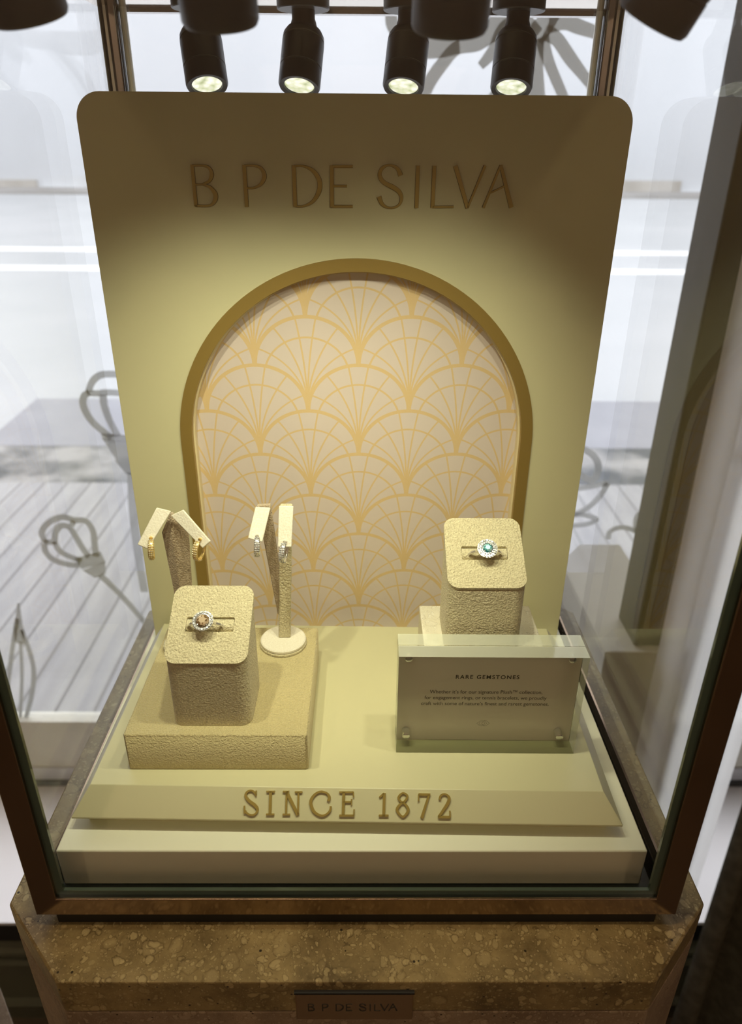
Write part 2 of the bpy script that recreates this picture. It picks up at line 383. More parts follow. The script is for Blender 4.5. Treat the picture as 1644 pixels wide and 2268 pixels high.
PANEL_GLYPHS = {'B': [(0, [(-89.25, -5.65, 1.74), (-89.21, -26.53, 1.86)]), (1, [(-89.3, -6.08, 0.93), (-83.78, -6.05, 0.93), (-80.21, -7.21, 1.39), (-79.13, -10.44, 2.09), (-80.81, -13.72, 1.39), (-84.67, -15.28, 0.81), (-88.28, -15.41, 0.81)]), (1, [(-84.68, -15.39, 0.81), (-80.89, -16.57, 1.39), (-78.17, -19.76, 2.21), (-78.26, -22.82, 2.09), (-80.18, -25.35, 1.28), (-83.29, -26.21, 0.93), (-89.66, -26.14, 0.93)])], 'P': [(0, [(-61.18, -5.57, 1.97), (-61.15, -26.64, 1.97)]), (1, [(-61.21, -6.0, 0.93), (-55.85, -5.96, 0.93), (-52.07, -7.28, 1.51), (-50.5, -11.07, 2.21), (-52.53, -14.91, 1.51), (-56.56, -16.86, 0.93), (-60.78, -17.0, 0.93)])], 'D': [(0, [(-34.28, -5.6, 1.97), (-34.27, -26.42, 1.97)]), (1, [(-34.3, -6.03, 0.93), (-29.05, -5.99, 0.93), (-24.04, -8.18, 1.74), (-20.68, -12.78, 2.32), (-20.88, -18.29, 2.32), (-24.48, -23.61, 1.63), (-29.74, -26.0, 0.93), (-34.25, -26.03, 0.93)])], 'E': [(0, [(-13.64, -5.46, 1.97), (-13.87, -26.42, 1.97)]), (0, [(-13.65, -6.05, 1.16), (-2.29, -5.97, 1.16)]), (0, [(-13.81, -15.76, 1.05), (-5.47, -15.71, 1.05)]), (0, [(-13.99, -26.08, 1.16), (-2.37, -26.01, 1.16)])], 'S': [(1, [(23.94, -10.3, 2.44), (22.67, -7.59, 1.97), (20.83, -5.98, 1.39), (17.22, -5.19, 0.93), (13.95, -6.56, 1.51), (12.48, -9.29, 1.86), (13.12, -12.01, 2.09), (15.57, -14.19, 2.09), (19.84, -16.1, 2.21), (23.23, -18.29, 2.09), (24.71, -21.35, 1.74), (23.69, -24.73, 1.16), (20.67, -26.44, 0.93), (16.99, -26.35, 0.93), (13.9, -24.5, 1.74), (12.2, -20.87, 2.44)])], 'I': [(0, [(33.23, -5.24, 1.97), (33.2, -26.59, 1.97)])], 'L': [(0, [(42.23, -5.29, 1.97), (42.16, -26.42, 1.97)]), (0, [(42.15, -26.03, 1.05), (53.94, -25.84, 1.05)])], 'V': [(0, [(53.7, -5.21, 2.21), (61.73, -26.42, 1.97)]), (0, [(61.73, -26.42, 1.05), (69.94, -5.1, 1.39)])], 'A': [(0, [(78.47, -4.83, 1.05), (70.59, -26.25, 1.39)]), (0, [(78.47, -4.83, 1.51), (86.25, -26.05, 2.32)]), (0, [(74.16, -18.53, 0.7), (81.21, -15.32, 0.7)])]}
PLATE_GLYPHS = [('S', [(1, [(96.17, 12.24, 0.87), (94.76, 13.91, 0.87), (92.91, 14.42, 0.87), (91.16, 13.52, 1.09), (90.7, 11.69, 1.3), (92.51, 9.49, 1.45), (95.9, 7.19, 1.59), (97.32, 5.2, 1.3), (96.51, 3.19, 1.01), (94.39, 2.5, 0.87), (92.2, 3.14, 0.87), (90.88, 4.58, 0.87)]), (0, [(96.03, 14.46, 0.72), (96.12, 11.76, 0.72)]), (0, [(90.29, 6.98, 0.72), (90.69, 3.12, 0.87)])]), ('I', [(0, [(103.67, 14.16, 1.45), (104.0, 2.9, 1.45)]), (0, [(101.43, 14.0, 0.87), (105.92, 14.06, 0.87)]), (0, [(101.92, 2.93, 0.87), (106.23, 2.99, 0.87)])]), ('N', [(0, [(112.17, 13.8, 1.01), (112.4, 3.21, 1.01)]), (0, [(112.01, 14.14, 1.59), (118.6, 2.83, 1.59)]), (0, [(118.39, 14.09, 1.01), (118.58, 3.16, 0.87)]), (0, [(110.13, 14.11, 0.87), (113.46, 14.16, 0.87)]), (0, [(110.54, 2.98, 0.87), (114.49, 3.04, 0.87)]), (0, [(116.51, 14.0, 0.87), (120.42, 14.05, 0.87)])]), ('C', [(1, [(134.18, 9.72, 1.45), (134.7, 11.61, 1.45), (133.34, 13.61, 1.01), (129.91, 14.38, 1.01), (126.71, 12.65, 1.3), (125.03, 9.26, 1.59), (126.64, 4.93, 1.45), (129.95, 2.85, 1.16), (132.81, 3.02, 1.01), (135.26, 5.18, 1.16), (135.55, 7.39, 1.01)])]), ('E', [(0, [(142.23, 14.41, 1.45), (142.15, 3.01, 1.45)]), (0, [(139.84, 14.24, 0.87), (147.3, 14.34, 0.87)]), (0, [(141.99, 9.49, 0.87), (146.31, 9.55, 0.87)]), (0, [(146.43, 10.96, 0.65), (146.35, 8.0, 0.65)]), (0, [(140.14, 2.85, 1.01), (147.89, 2.96, 1.01)]), (0, [(147.22, 14.48, 0.65), (147.42, 11.78, 0.65)]), (0, [(147.83, 6.02, 0.65), (147.75, 2.96, 0.65)])]), ('1', [(0, [(163.59, 14.16, 1.45), (163.32, 2.77, 1.45)]), (0, [(163.45, 14.02, 1.01), (161.08, 11.96, 0.87)]), (0, [(160.81, 3.13, 1.01), (165.83, 3.2, 1.01)])]), ('8', [(2, [(173.36, 14.29, 0.87), (175.74, 12.63, 1.16), (173.36, 9.71, 1.01), (170.98, 11.89, 1.16)]), (2, [(173.36, 9.44, 1.01), (176.16, 6.14, 1.45), (173.29, 2.77, 1.01), (170.27, 6.19, 1.45)])]), ('7', [(0, [(181.53, 13.72, 1.16), (187.75, 13.67, 1.16)]), (0, [(187.02, 13.53, 1.01), (183.17, 2.24, 1.59)]), (0, [(181.68, 13.72, 0.72), (181.51, 10.36, 0.72)])]), ('2', [(1, [(192.62, 11.18, 1.16), (193.23, 13.2, 1.01), (195.42, 14.04, 0.87), (197.55, 12.45, 1.45), (196.92, 9.76, 1.59), (194.19, 5.85, 1.3), (191.92, 3.02, 1.01)]), (0, [(191.64, 2.89, 1.3), (197.94, 2.84, 1.3)]), (0, [(197.86, 6.03, 0.72), (197.94, 2.71, 0.72)])])]
DECALS = {'t1': [(1, [(-376.87, -341.42, 7.76), (-422.76, -340.45, 8.15), (-451.86, -341.31, 8.15), (-466.9, -349.81, 8.15), (-475.82, -362.22, 7.76), (-478.49, -372.92, 7.76), (-464.12, -374.63, 7.76), (-450.03, -372.76, 7.76), (-415.78, -374.37, 7.76), (-381.36, -375.07, 7.76)]), (1, [(-477.77, -373.81, 7.76), (-488.03, -378.34, 8.15), (-493.47, -392.8, 8.92), (-489.59, -412.87, 8.92), (-477.21, -433.18, 8.92), (-452.65, -456.58, 8.92)]), (1, [(-455.78, -376.37, 8.53), (-457.22, -396.24, 8.92), (-451.37, -425.6, 8.92), (-441.56, -453.68, 8.92)]), (0, [(-418.2, -451.67, 81.46), (-419.21, -464.98, 77.59)]), (0, [(-419.21, -464.98, 77.59), (-423.55, -501.74, 42.67)]), (0, [(-423.55, -501.74, 42.67), (-426.3, -527.45, 15.52)]), (1, [(-426.28, -523.46, 11.64), (-431.7, -572.0, 12.03), (-436.85, -634.98, 11.64), (-438.35, -700.67, 11.64), (-437.56, -781.0, 10.86)])], 't2': [(1, [(-611.62, -670.38, 7.95), (-614.93, -648.64, 7.95), (-597.51, -627.12, 7.95), (-570.89, -615.34, 8.31), (-547.66, -621.59, 8.31), (-527.36, -623.63, 7.95), (-517.58, -643.91, 7.95), (-518.84, -674.38, 8.31), (-520.34, -700.99, 8.31)]), (1, [(-614.26, -669.29, 7.22), (-595.73, -667.03, 7.95), (-588.01, -646.37, 7.95), (-574.25, -633.42, 7.95), (-559.94, -637.64, 7.95), (-552.06, -657.04, 7.95), (-541.76, -685.51, 8.31), (-534.81, -701.05, 8.31)]), (1, [(-549.72, -622.66, 7.22), (-555.4, -633.34, 7.22)]), (1, [(-614.91, -672.58, 7.95), (-615.5, -690.24, 8.31), (-603.55, -708.04, 8.31), (-578.36, -718.08, 8.31), (-555.5, -720.26, 8.31)]), (1, [(-594.03, -668.11, 7.22), (-589.71, -685.7, 7.95), (-574.88, -698.98, 7.95), (-549.86, -710.08, 8.31)]), (0, [(-535.98, -696.59, 36.12), (-528.53, -721.28, 34.31)]), (0, [(-528.53, -721.28, 34.31), (-518.63, -744.07, 16.25)]), (1, [(-519.23, -741.77, 9.03), (-503.92, -762.51, 8.31), (-477.94, -800.09, 7.95), (-445.56, -855.74, 7.58)])], 't3': [(1, [(-692.61, -808.55, 3.61), (-699.66, -845.31, 9.38), (-705.86, -878.17, 15.87), (-709.61, -906.86, 14.43)]), (1, [(-702.72, -845.32, 7.22), (-725.46, -911.74, 7.22), (-750.56, -991.05, 7.22), (-770.19, -1053.06, 6.49)]), (1, [(-699.84, -873.42, 7.22), (-694.33, -931.11, 7.94), (-696.57, -980.79, 7.94), (-713.13, -1042.44, 7.94), (-738.57, -1106.39, 7.22)]), (1, [(-707.81, -902.04, 5.77), (-721.27, -980.86, 5.77), (-735.44, -1042.49, 5.77), (-750.96, -1106.42, 5.77)])], 't4': [(1, [(238.08, 149.32, 21.13), (216.55, 165.7, 23.05), (192.76, 167.16, 23.05), (173.89, 157.12, 21.13), (154.98, 145.33, 19.21), (127.68, 136.73, 13.45), (108.72, 117.91, 13.45), (91.63, 95.3, 13.45), (80.42, 70.52, 11.53)]), (1, [(218.18, 169.0, 17.29), (193.51, 158.93, 15.37), (181.66, 135.46, 13.45), (163.26, 114.89, 8.45)]), (1, [(33.17, 178.94, 11.53), (35.43, 164.28, 13.45), (47.57, 151.17, 13.45), (69.76, 139.65, 21.13), (99.69, 138.2, 21.13), (131.35, 141.8, 17.29)]), (1, [(237.9, 150.98, 23.05), (260.08, 180.74, 17.29), (261.61, 200.04, 15.37)]), (1, [(255.57, 169.29, 21.13), (279.19, 169.48, 15.37), (299.79, 163.06, 13.45), (328.56, 155.84, 11.53)]), (1, [(251.01, 157.73, 15.37), (270.06, 147.9, 13.45), (290.85, 126.13, 13.45), (314.08, 103.95, 10.76), (340.09, 79.56, 9.61)]), (1, [(247.82, 151.06, 15.37), (253.54, 136.02, 13.45), (263.99, 115.66, 11.53), (284.33, 82.69, 10.76), (297.37, 61.37, 9.61)]), (1, [(240.25, 147.66, 17.29), (240.87, 124.04, 17.29), (243.92, 96.45, 19.21), (249.9, 61.02, 21.13)]), (1, [(228.33, 147.57, 11.53), (216.79, 123.86, 11.53), (199.23, 96.11, 9.61), (182.71, 74.84, 9.61), (175.65, 60.47, 9.61)])], 't5': [(1, [(366.92, -473.23, 7.59), (391.66, -473.11, 7.59), (415.12, -488.22, 7.59), (425.7, -511.33, 8.28), (418.38, -534.89, 8.28), (391.48, -523.21, 7.59), (372.47, -515.48, 7.59)]), (1, [(448.21, -540.69, 6.9), (420.12, -546.79, 6.9), (377.66, -554.98, 6.9)]), (1, [(448.21, -540.69, 6.9), (434.62, -570.83, 6.9), (412.48, -595.43, 6.9), (377.76, -612.14, 6.9)]), (1, [(370.34, -612.17, 6.21), (406.54, -605.78, 6.21), (437.68, -616.05, 6.21), (416.88, -626.61, 6.21), (372.73, -631.01, 6.21)]), (1, [(466.56, -658.26, 6.21), (467.64, -641.18, 6.21), (488.72, -632.62, 6.21), (516.33, -640.97, 6.21), (530.59, -657.99, 6.21)]), (1, [(521.56, -649.47, 5.52), (513.41, -624.09, 6.21), (517.19, -603.23, 6.21), (545.27, -594.84, 6.21), (583.4, -600.87, 6.21)])]}
FLAPS = {'LL': [(-116.4, 362.0, -177.2), (-108.6, 362.0, -179.4), (-121.2, 352.0, -198.4), (-126.8, 352.0, -195.3)], 'LR': [(-109.2, 362.0, -182.2), (-101.9, 362.0, -178.5), (-86.0, 352.0, -193.1), (-90.7, 352.0, -197.7)], 'RB': [(-63.1, 373.0, -181.7), (-54.6, 373.0, -182.3), (-58.8, 362.0, -199.0), (-66.9, 362.0, -196.4)], 'RA': [(-49.1, 369.0, -179.2), (-40.9, 369.0, -179.4), (-41.9, 359.0, -200.5), (-49.8, 359.0, -200.6)]}
# ================================================================ THE SETTING
MWALL = noisy('shop_wall_paint', (0.46, 0.34, 0.24), (0.52, 0.39, 0.28), 3, 0.6)
MCEIL = plain('shop_ceiling', (0.55, 0.45, 0.35), 0.7)
MFLOOR = noisy('shop_floor', (0.10, 0.075, 0.05), (0.16, 0.12, 0.08), 6, 0.35)
struct(obj('floor', bx(-2.2, 2.2, -2.6, 1.26, -1.66, -1.62), MFLOOR))
struct(obj('ceiling', bx(-2.2, 2.2, -2.6, 1.26, 0.95, 0.99), MCEIL))
struct(obj('wall_left', bx(-2.24, -2.2, -2.6, 1.26, -1.66, 0.99), MWALL))
struct(obj('wall_right', bx(2.2, 2.24, -2.6, 1.26, -1.66, 0.99), MWALL))
struct(obj('wall_back', bx(-2.24, 2.24, -2.64, -2.6, -1.66, 0.99), MWALL))
bm = bmesh.new()
box(bm, -2.24, 2.24, 1.2, 1.26, -1.66, -1.285)
box(bm, 1.5, 2.24, 1.2, 1.26, -1.285, 0.99)
box(bm, -2.24, -1.35, 1.2, 1.26, -1.285, 0.99)
box(bm, -1.35, 1.5, 1.2, 1.26, 0.75, 0.99)
struct(obj('wall_front', bm, MWALL))
# shop window: stone curb, dark gasket, pane
w = bpy.data.objects.new('window_1', None); COL.objects.link(w); w.location = (-0.36, 1.2, -1.285); struct(w)
def wp(name, bm, mt):
    o = obj(name, bm, mt, w); o.location = (0.36, -1.2, 1.285); return o
CURB = noisy('curb_stone', (0.84, 0.83, 0.74), (0.92, 0.91, 0.82), 12, 0.5)
CURB2 = plain('curb_metal', (0.75, 0.77, 0.82), 0.4)
wp('curb', bx(-1.35, 1.5, 1.2, 1.232, -1.235, -1.105), CURB)
wp('bottom_rail', bx(-1.35, 1.5, 1.195, 1.232, -1.27, -1.235), CURB2)
wp('gasket', bx(-1.35, 1.5, 1.19, 1.232, -1.285, -1.27), plain('gasket', (0.07, 0.075, 0.08), 0.5))
wp('pane', bx(-1.35, 1.5, 1.215, 1.227, -1.105, 0.75), WINPANE)
# white display ledge along the window with black edge and olive moulded front
lg = thing('window_ledge', 'white painted ledge with black edge and olive moulded front below the shop window', 'ledge', (0, 0.87, -1.62))
def lp(name, bm, mt, **k):
    o = obj(name, bm, mt, lg, **k); o.location = (0, -0.87, 1.62); return o
OLIVE = plain('olive_panel', (0.13, 0.13, 0.085), 0.35)
lp('ledge_top', bx(-2.2, 1.5, 0.866, 1.2, -1.292, -1.285), WHITE)
lp('black_edge', bx(-2.2, 1.5, 0.864, 0.9, -1.335, -1.292), plain('edge_black', (0.012, 0.012, 0.013), 0.35))
bm = bmesh.new()
prof = [(0.885, -1.335), (0.868, -1.34), (0.868, -1.36), (0.876, -1.364), (0.866, -1.375), (0.866, -1.384), (0.88, -1.39), (0.88, -1.41), (0.868, -1.416), (0.868, -1.424), (0.882, -1.43), (0.882, -1.545), (0.868, -1.55), (0.868, -1.557), (0.884, -1.562), (0.884, -1.62), (1.0, -1.62), (1.0, -1.335)]
loft(bm, [[(x, y, z) for y, z in prof] for x in (-2.2, 1.5)])
lp('moulded_front', bm, OLIVE)
# dark jamb right of the window
struct(obj('trim_1', bx(0.368, 0.440, 0.80, 0.87, -0.60, 0.95), plain('dark_olive_jamb', (0.042, 0.036, 0.018), 0.6), bevel=0.003))

# ---------------------------------------------------------------- outdoors
def deck_material():
    mt, nt, b, o = new_mat('grey_deck_boards'); L = nt.links.new
    tc = N(nt, 'ShaderNodeTexCoord'); s = N(nt, 'ShaderNodeSeparateXYZ'); L(tc.outputs['Object'], s.inputs[0])
    dv = N(nt, 'ShaderNodeMath', operation='DIVIDE'); dv.inputs[1].default_value = 0.107; L(s.outputs[0], dv.inputs[0])
    fr = N(nt, 'ShaderNodeMath', operation='FRACT'); L(dv.outputs[0], fr.inputs[0])
    gt = N(nt, 'ShaderNodeMath', operation='LESS_THAN'); gt.inputs[1].default_value = 0.085; L(fr.outputs[0], gt.inputs[0])
    mp = N(nt, 'ShaderNodeMapping'); mp.inputs['Scale'].default_value = (14, 1.6, 1); L(tc.outputs['Object'], mp.inputs['Vector'])
    nz = N(nt, 'ShaderNodeTexNoise'); nz.inputs['Scale'].default_value = 1.6; L(mp.outputs[0], nz.inputs['Vector'])
    cr = N(nt, 'ShaderNodeValToRGB'); e = cr.color_ramp.elements
    e[0].position = 0.3; e[0].color = (0.31, 0.31, 0.325, 1); e[1].position = 0.7; e[1].color = (0.40, 0.40, 0.405, 1)
    L(nz.outputs['Fac'], cr.inputs['Fac'])
    mx = N(nt, 'ShaderNodeMix', data_type='RGBA'); L(gt.outputs[0], mx.inputs[0]); L(cr.outputs['Color'], mx.inputs[6]); mx.inputs[7].default_value = (0.175, 0.175, 0.185, 1)
    L(mx.outputs[2], b.inputs['Base Color']); b.inputs['Roughness'].default_value = 0.7
    return mt
tag(obj('timber_deck', bx(-5, 5, 1.262, 3.08, -1.44, -1.38), deck_material()), 'pale grey timber deck of long boards outside the shop window', 'deck')
VERGE = noisy('gravel_verge', (0.10, 0.11, 0.12), (0.36, 0.355, 0.35), 3.0, 0.9, detail=6, lo=0.42, hi=0.58)
tag(obj('gravel_verge', bx(-9, 9, 3.08, 3.60, -1.46, -1.40), VERGE), 'mottled grey gravel verge between the deck and the road', 'verge')
ROAD_SHADE = noisy('shaded_asphalt', (0.29, 0.295, 0.325), (0.33, 0.335, 0.365), 3, 0.9)  # shop's shadow across the road, put in as a darker grey
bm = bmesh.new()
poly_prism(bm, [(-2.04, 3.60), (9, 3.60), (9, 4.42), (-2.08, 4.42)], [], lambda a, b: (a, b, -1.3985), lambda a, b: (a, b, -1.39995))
tag(obj('road_shadow', bm, ROAD_SHADE), 'darker grey strip standing in for the shop shadow on the road beyond the gravel verge', 'painted shadow')
ROAD = noisy('pale_road', (0.42, 0.435, 0.45), (0.47, 0.48, 0.495), 0.5, 0.85)
rd = tag(obj('road', bx(-30, 30, 3.60, 29.0, -1.46, -1.40), ROAD), 'pale grey road crossing outside with two white painted lines', 'road')
LINE = plain('road_paint', (0.85, 0.86, 0.86), 0.7)
for y in (9.95, 12.0):
    l_ = obj('painted_line', bx(-30, 30, y, y+0.42*y/10, -1.399, -1.394), LINE, rd)
FARP = noisy('far_pavement', (0.28, 0.27, 0.26), (0.35, 0.34, 0.33), 0.7, 0.9)
tag(obj('far_kerb', bx(-40, 40, 29.0, 32.7, -1.46, -1.30), FARP), 'dull grey kerb strip at the foot of the white building', 'kerb')
FARW = noisy('far_wall', (0.50, 0.52, 0.55), (0.55, 0.57, 0.60), 0.15, 0.8)
fb = thing('white_building', 'large pale blue white building wall across the road', 'building', (0, 33, -1.46))
o = obj('wall', bx(-45, 45, 33, 35, -1.46, 22), FARW, fb); o.location = (0, -33, 1.46)
for i in range(16):
    x = -34+i*4.4+random.uniform(-0.6, 0.6)
    o = obj('base_course', bx(x, x+random.uniform(3.0, 4.2), 32.8, 33, -1.42, -1.0+random.uniform(-.08, .12)), noisy('weathered_base', (0.33, 0.31, 0.28), (0.46, 0.44, 0.41), 0.8, 0.9) if i == 0 else bpy.data.materials['weathered_base'], fb); o.location = (0, -33, 1.46)

# ---------------------------------------------------------------- frosted flowers on the window
DEC = pane_mat('frosted_decal', (1, 1, 1))
mt, nt, b, o_ = new_mat('frosted_vinyl')
nt.nodes.remove(b)
tr = N(nt, 'ShaderNodeBsdfTransparent'); tr.inputs[0].default_value = (0.85, 0.85, 0.84, 1)
tl = N(nt, 'ShaderNodeBsdfTranslucent'); tl.inputs[0].default_value = (0.50, 0.50, 0.48, 1)
df = N(nt, 'ShaderNodeBsdfDiffuse'); df.inputs[0].default_value = (0.55, 0.55, 0.52, 1)
mx = N(nt, 'ShaderNodeMixShader'); mx.inputs[0].default_value = 0.25
m2 = N(nt, 'ShaderNodeMixShader'); m2.inputs[0].default_value = 0.72
nt.links.new(tl.outputs[0], mx.inputs[1]); nt.links.new(df.outputs[0], mx.inputs[2])
nt.links.new(tr.outputs[0], m2.inputs[1]); nt.links.new(mx.outputs[0], m2.inputs[2]); nt.links.new(m2.outputs[0], o_.inputs['Surface'])
VINYL = mt
for key, lab in (('t1', 'frosted tall tulip outline on the window beside the left edge of the panel'),
                 ('t2', 'frosted drooping tulip outline low on the window over the deck boards'),
                 ('t3', 'frosted slender leaf blades at the lower left of the window'),
                 ('t4', 'large frosted flower with spreading petals high on window behind the spotlights'),
                 ('t5', 'frosted curling petal outlines on window right of the arch panel')):
    # one flat vinyl sheet: outline ribbons merged on the inner face of the pane
    cnt = 0
    bm = bmesh.new()
    for st in DECALS[key]:
        cnt += 1
        kw_ = {'t4': 1.35, 't1': 1.45, 't2': 1.5, 't3': 1.3, 't5': 1.6}[key] if max(q_[2] for q_ in st[1]) < 60 else 1.3
        st = (st[0], [(a, b, c*kw_) for a, b, c in st[1]])
        ribbon(bm, st, 0.001, lambda x, z, h, c=cnt: (x, 1.2145-h-c*0.00003, z), 0.0003)
    # keep only the camera-side faces plus rims: single sheet
    tag(obj('flower_decal', bm, VINYL), lab, 'window decal', 'frosted flowers on the shop window')

# ---------------------------------------------------------------- curtains and plinth on the right
VOILE = noisy('white_voile', (0.86, 0.86, 0.86), (0.92, 0.92, 0.92), 40, 0.8)
nt = VOILE.node_tree; b_ = nt.nodes['Principled BSDF']; tl = N(nt, 'ShaderNodeBsdfTranslucent'); tl.inputs[0].default_value = (0.92, 0.92, 0.90, 1)
mx = N(nt, 'ShaderNodeMixShader'); mx.inputs[0].default_value = 0.7
nt.links.new(b_.outputs[0], mx.inputs[1]); nt.links.new(tl.outputs[0], mx.inputs[2])
tp = N(nt, 'ShaderNodeBsdfTransparent'); m3 = N(nt, 'ShaderNodeMixShader'); m3.inputs[0].default_value = 0.10
nt.links.new(mx.outputs[0], m3.inputs[1]); nt.links.new(tp.outputs[0], m3.inputs[2]); nt.links.new(m3.outputs[0], nt.nodes['Material Output'].inputs['Surface'])
def curtain(name, x0, x1, y, z0, z1, amp, per, mt, label, ph=0.0, dy=0.0):
    bm = bmesh.new(); n = int((x1-x0)/0.004); rings = []
    for z in [z0+(z1-z0)*k/10 for k in range(11)]:
        a = []
        for i in range(n+1):
            x = x0+(x1-x0)*i/n
            f = amp*math.sin(2*math.pi*(x-x0)/per+ph)+0.3*amp*math.sin(5.3*(x-x0)/per+1.7*z)
            a.append((x+0.004*math.sin(2.2*z+x*9), y+dy*(x-x0)+f, z))
        rings.append(a)
    loft(bm, rings, False, False)
    o = obj(name, bm, mt, smooth=True, sharp=80)
    if mt is not VOILE:
        md = o.modifiers.new('cloth_thickness', 'SOLIDIFY'); md.thickness = 0.002
    return tag(o, label, 'curtain')
curtain('sheer_curtain', 0.388, 0.545, 0.77, -1.60, 0.93, 0.018, 0.078, VOILE, 'white pleated curtain hanging right of the display case', 2.4)
curtain('heavy_curtain', 0.535, 1.15, 0.74, -1.60, 0.93, 0.022, 0.085, noisy('olive_velvet', (0.06, 0.055, 0.04), (0.10, 0.095, 0.07), 60, 0.8), 'dark olive pleated curtain at far right beside the white one', 3.4, -0.25)
def octagon(x0, x1, y0, y1, c):
    return [(x0+c, y0), (x1-c, y0), (x1, y0+c), (x1, y1-c), (x1-c, y1), (x0+c, y1), (x0, y1-c), (x0, y0+c)]
bm = bmesh.new()
poly_prism(bm, [(0.325, 0.787), (0.44, 0.787), (0.44, 1.089), (0.37, 1.089), (0.325, 1.030)], [], lambda a, b: (a, b, -0.60), lambda a, b: (a, b, -1.2848))
tag(obj('low_plinth', bm, plain('greige_plinth', (0.36, 0.34, 0.29), 0.55), bevel=0.002), 'low greige plinth with a cut corner carrying the dark jamb right of the case', 'plinth')

# ---------------------------------------------------------------- pedestals
def octo_pedestal(name, label, x0, x1, y0, y1, cx, cy, ztop):
    t = thing(name, label, 'pedestal', ((x0+x1)/2, (y0+y1)/2, -1.62))
    loc = (-(x0+x1)/2, -(y0+y1)/2, 1.62)
    pts = [(x0+cx, y0), (x1-cx, y0), (x1, y0+cy), (x1, y1-cy), (x1-cx, y1), (x0+cx, y1), (x0, y1-cy), (x0, y0+cy)]
    bm = bmesh.new(); poly_prism(bm, pts, [], lambda a, b: (a, b, ztop), lambda a, b: (a, b, ztop-0.0235))
    o = obj('stone_top', bm, STONE, t, bevel=0.0012); o.location = loc
    bm = bmesh.new(); poly_prism(bm, pts, [], lambda a, b: (a, b, ztop-0.0240), lambda a, b: (a, b, -1.62))
    o = obj('stone_body', bm, STONE_SIDE, t, bevel=0.0012); o.location = loc
    return t, loc
ped, ploc = octo_pedestal('stone_pedestal', 'brown fossil stone pedestal with cut corners carrying the glass display case', -0.188, 0.182, 0.2105, 0.5655, 0.0405, 0.0405, -0.357)
octo_pedestal('stone_pedestal', 'neighbouring stone pedestal whose edge shows at the bottom left corner', -0.74, -0.341, 0.05, 0.45, 0.04, 0.04, -0.62)
# plaque on its front
pq = obj('plaque', bx(-0.0330, 0.0243, 0.2090, 0.2112, -0.3850, -0.3642), plain('plaque_bronze', (0.62, 0.46, 0.30), 0.28, 1.0), ped, bevel=0.0004); pq.location = ploc
gp = obj('recess_shadow', bx(-0.0335, 0.0248, 0.2088, 0.2112, -0.3642, -0.3630), BLACK_FOOT_SHADE, ped); gp.location = ploc  # black strip painted in for the shadow along the plaque's top
order = ['B', 'P', 'D', 'E', 'S', 'I', 'L', 'V', 'A']
for g in order:
    bm = bmesh.new()
    for st in PANEL_GLYPHS[g]:
        ribbon(bm, (st[0], [(a*0.247-4.85, b*0.27-370.3, max(c, 1.3)*0.30) for a, b, c in st[1]]), 0.001, lambda x, z, h: (x, 0.2090-h, z), 0.00025)
    obj('letter', bm, INK, pq)

# ================================================================ THE GLASS CASE
case = thing('display_case', 'bronze framed glass jewellery display case standing on the stone pedestal', 'display case', (-0.0033, 0.39, -0.357))
def cp(name, bm, mt, **k):
    o = obj(name, bm, mt, case, **k); o.location = (0.0033, -0.39, 0.357); return o
XL, XR, YF, YB, ZB, ZT = -0.1668, 0.1602, 0.239, 0.545, -0.3485, 0.094
bm = bmesh.new()   # front frame as a mitred ring
outer = [(XL, ZB), (XR, ZB), (XR, ZT), (XL, ZT)]; inner = [(XL+0.012, ZB+0.0118), (XR-0.012, ZB+0.0118), (XR-0.012, ZT-0.012), (XL+0.012, ZT-0.012)]
poly_prism(bm, outer, [inner], lambda a, b: (a, YF, b), lambda a, b: (a, YF+0.004, b))
cp('front_frame', bm, BRONZE, bevel=0.0004)
cp('chrome_strip', bx(XL+0.012, XR-0.012, YF+0.0005, YF+0.004, ZB+0.0118, ZB+0.0128), CHROME)
bm = bmesh.new()
i0 = [(XL+0.012, ZB+0.0128), (XR-0.012, ZB+0.0128), (XR-0.012, ZT-0.012), (XL+0.012, ZT-0.012)]
i1 = [(XL+0.0158, ZB+0.0158), (XR-0.0158, ZB+0.0158), (XR-0.0158, ZT-0.015), (XL+0.0158, ZT-0.015)]
poly_prism(bm, i0, [i1], lambda a, b: (a, YF+0.0022, b), lambda a, b: (a, YF+0.0040, b))
cp('glass_edge', bm, EDGE)
cp('foot', bx(XL+0.009, XR-0.009, YF+0.002, YB-0.004, -0.357, ZB), BLACK_FOOT_SHADE)
bm = bmesh.new()
box(bm, XL+0.001, XR-0.001, YF+0.004, YB-0.001, ZB, ZB+0.003)
cp('base_plate', bm, plain('case_base', (0.03, 0.035, 0.033), 0.25))
def pane(name, a):
    bm = bmesh.new(); fs = box(bm, *a)
    d = [a[1]-a[0], a[3]-a[2], a[5]-a[4]]; ax = d.index(min(d))
    bm.normal_update()
    for f in fs:
        f.material_index = 0 if abs(f.normal[ax]) > 0.9 else 1
    return cp(name, bm, [PANE, EDGE])
g = 0.006
GLINT_METAL = plain('pale_glint_metal', (0.85, 0.83, 0.76), 0.35, 0.5)  # pale metal imitating the white reflections on the rear posts
pane('front_glass', (XL+0.004, XR-0.004, YF+0.0042, YF+0.0042+g, ZB+0.003, ZT-0.004))
pane('left_glass', (XL+0.002, XL+0.002+g, YF+0.0104, YB-0.012, ZB+0.003, ZT-0.004))
pane('right_glass', (XR-0.002-g, XR-0.002, YF+0.0104, YB-0.012, ZB+0.003, ZT-0.004))
pane('back_glass', (XL+0.013, XR-0.013, YB-0.008, YB-0.002, ZB+0.003, ZT-0.004))
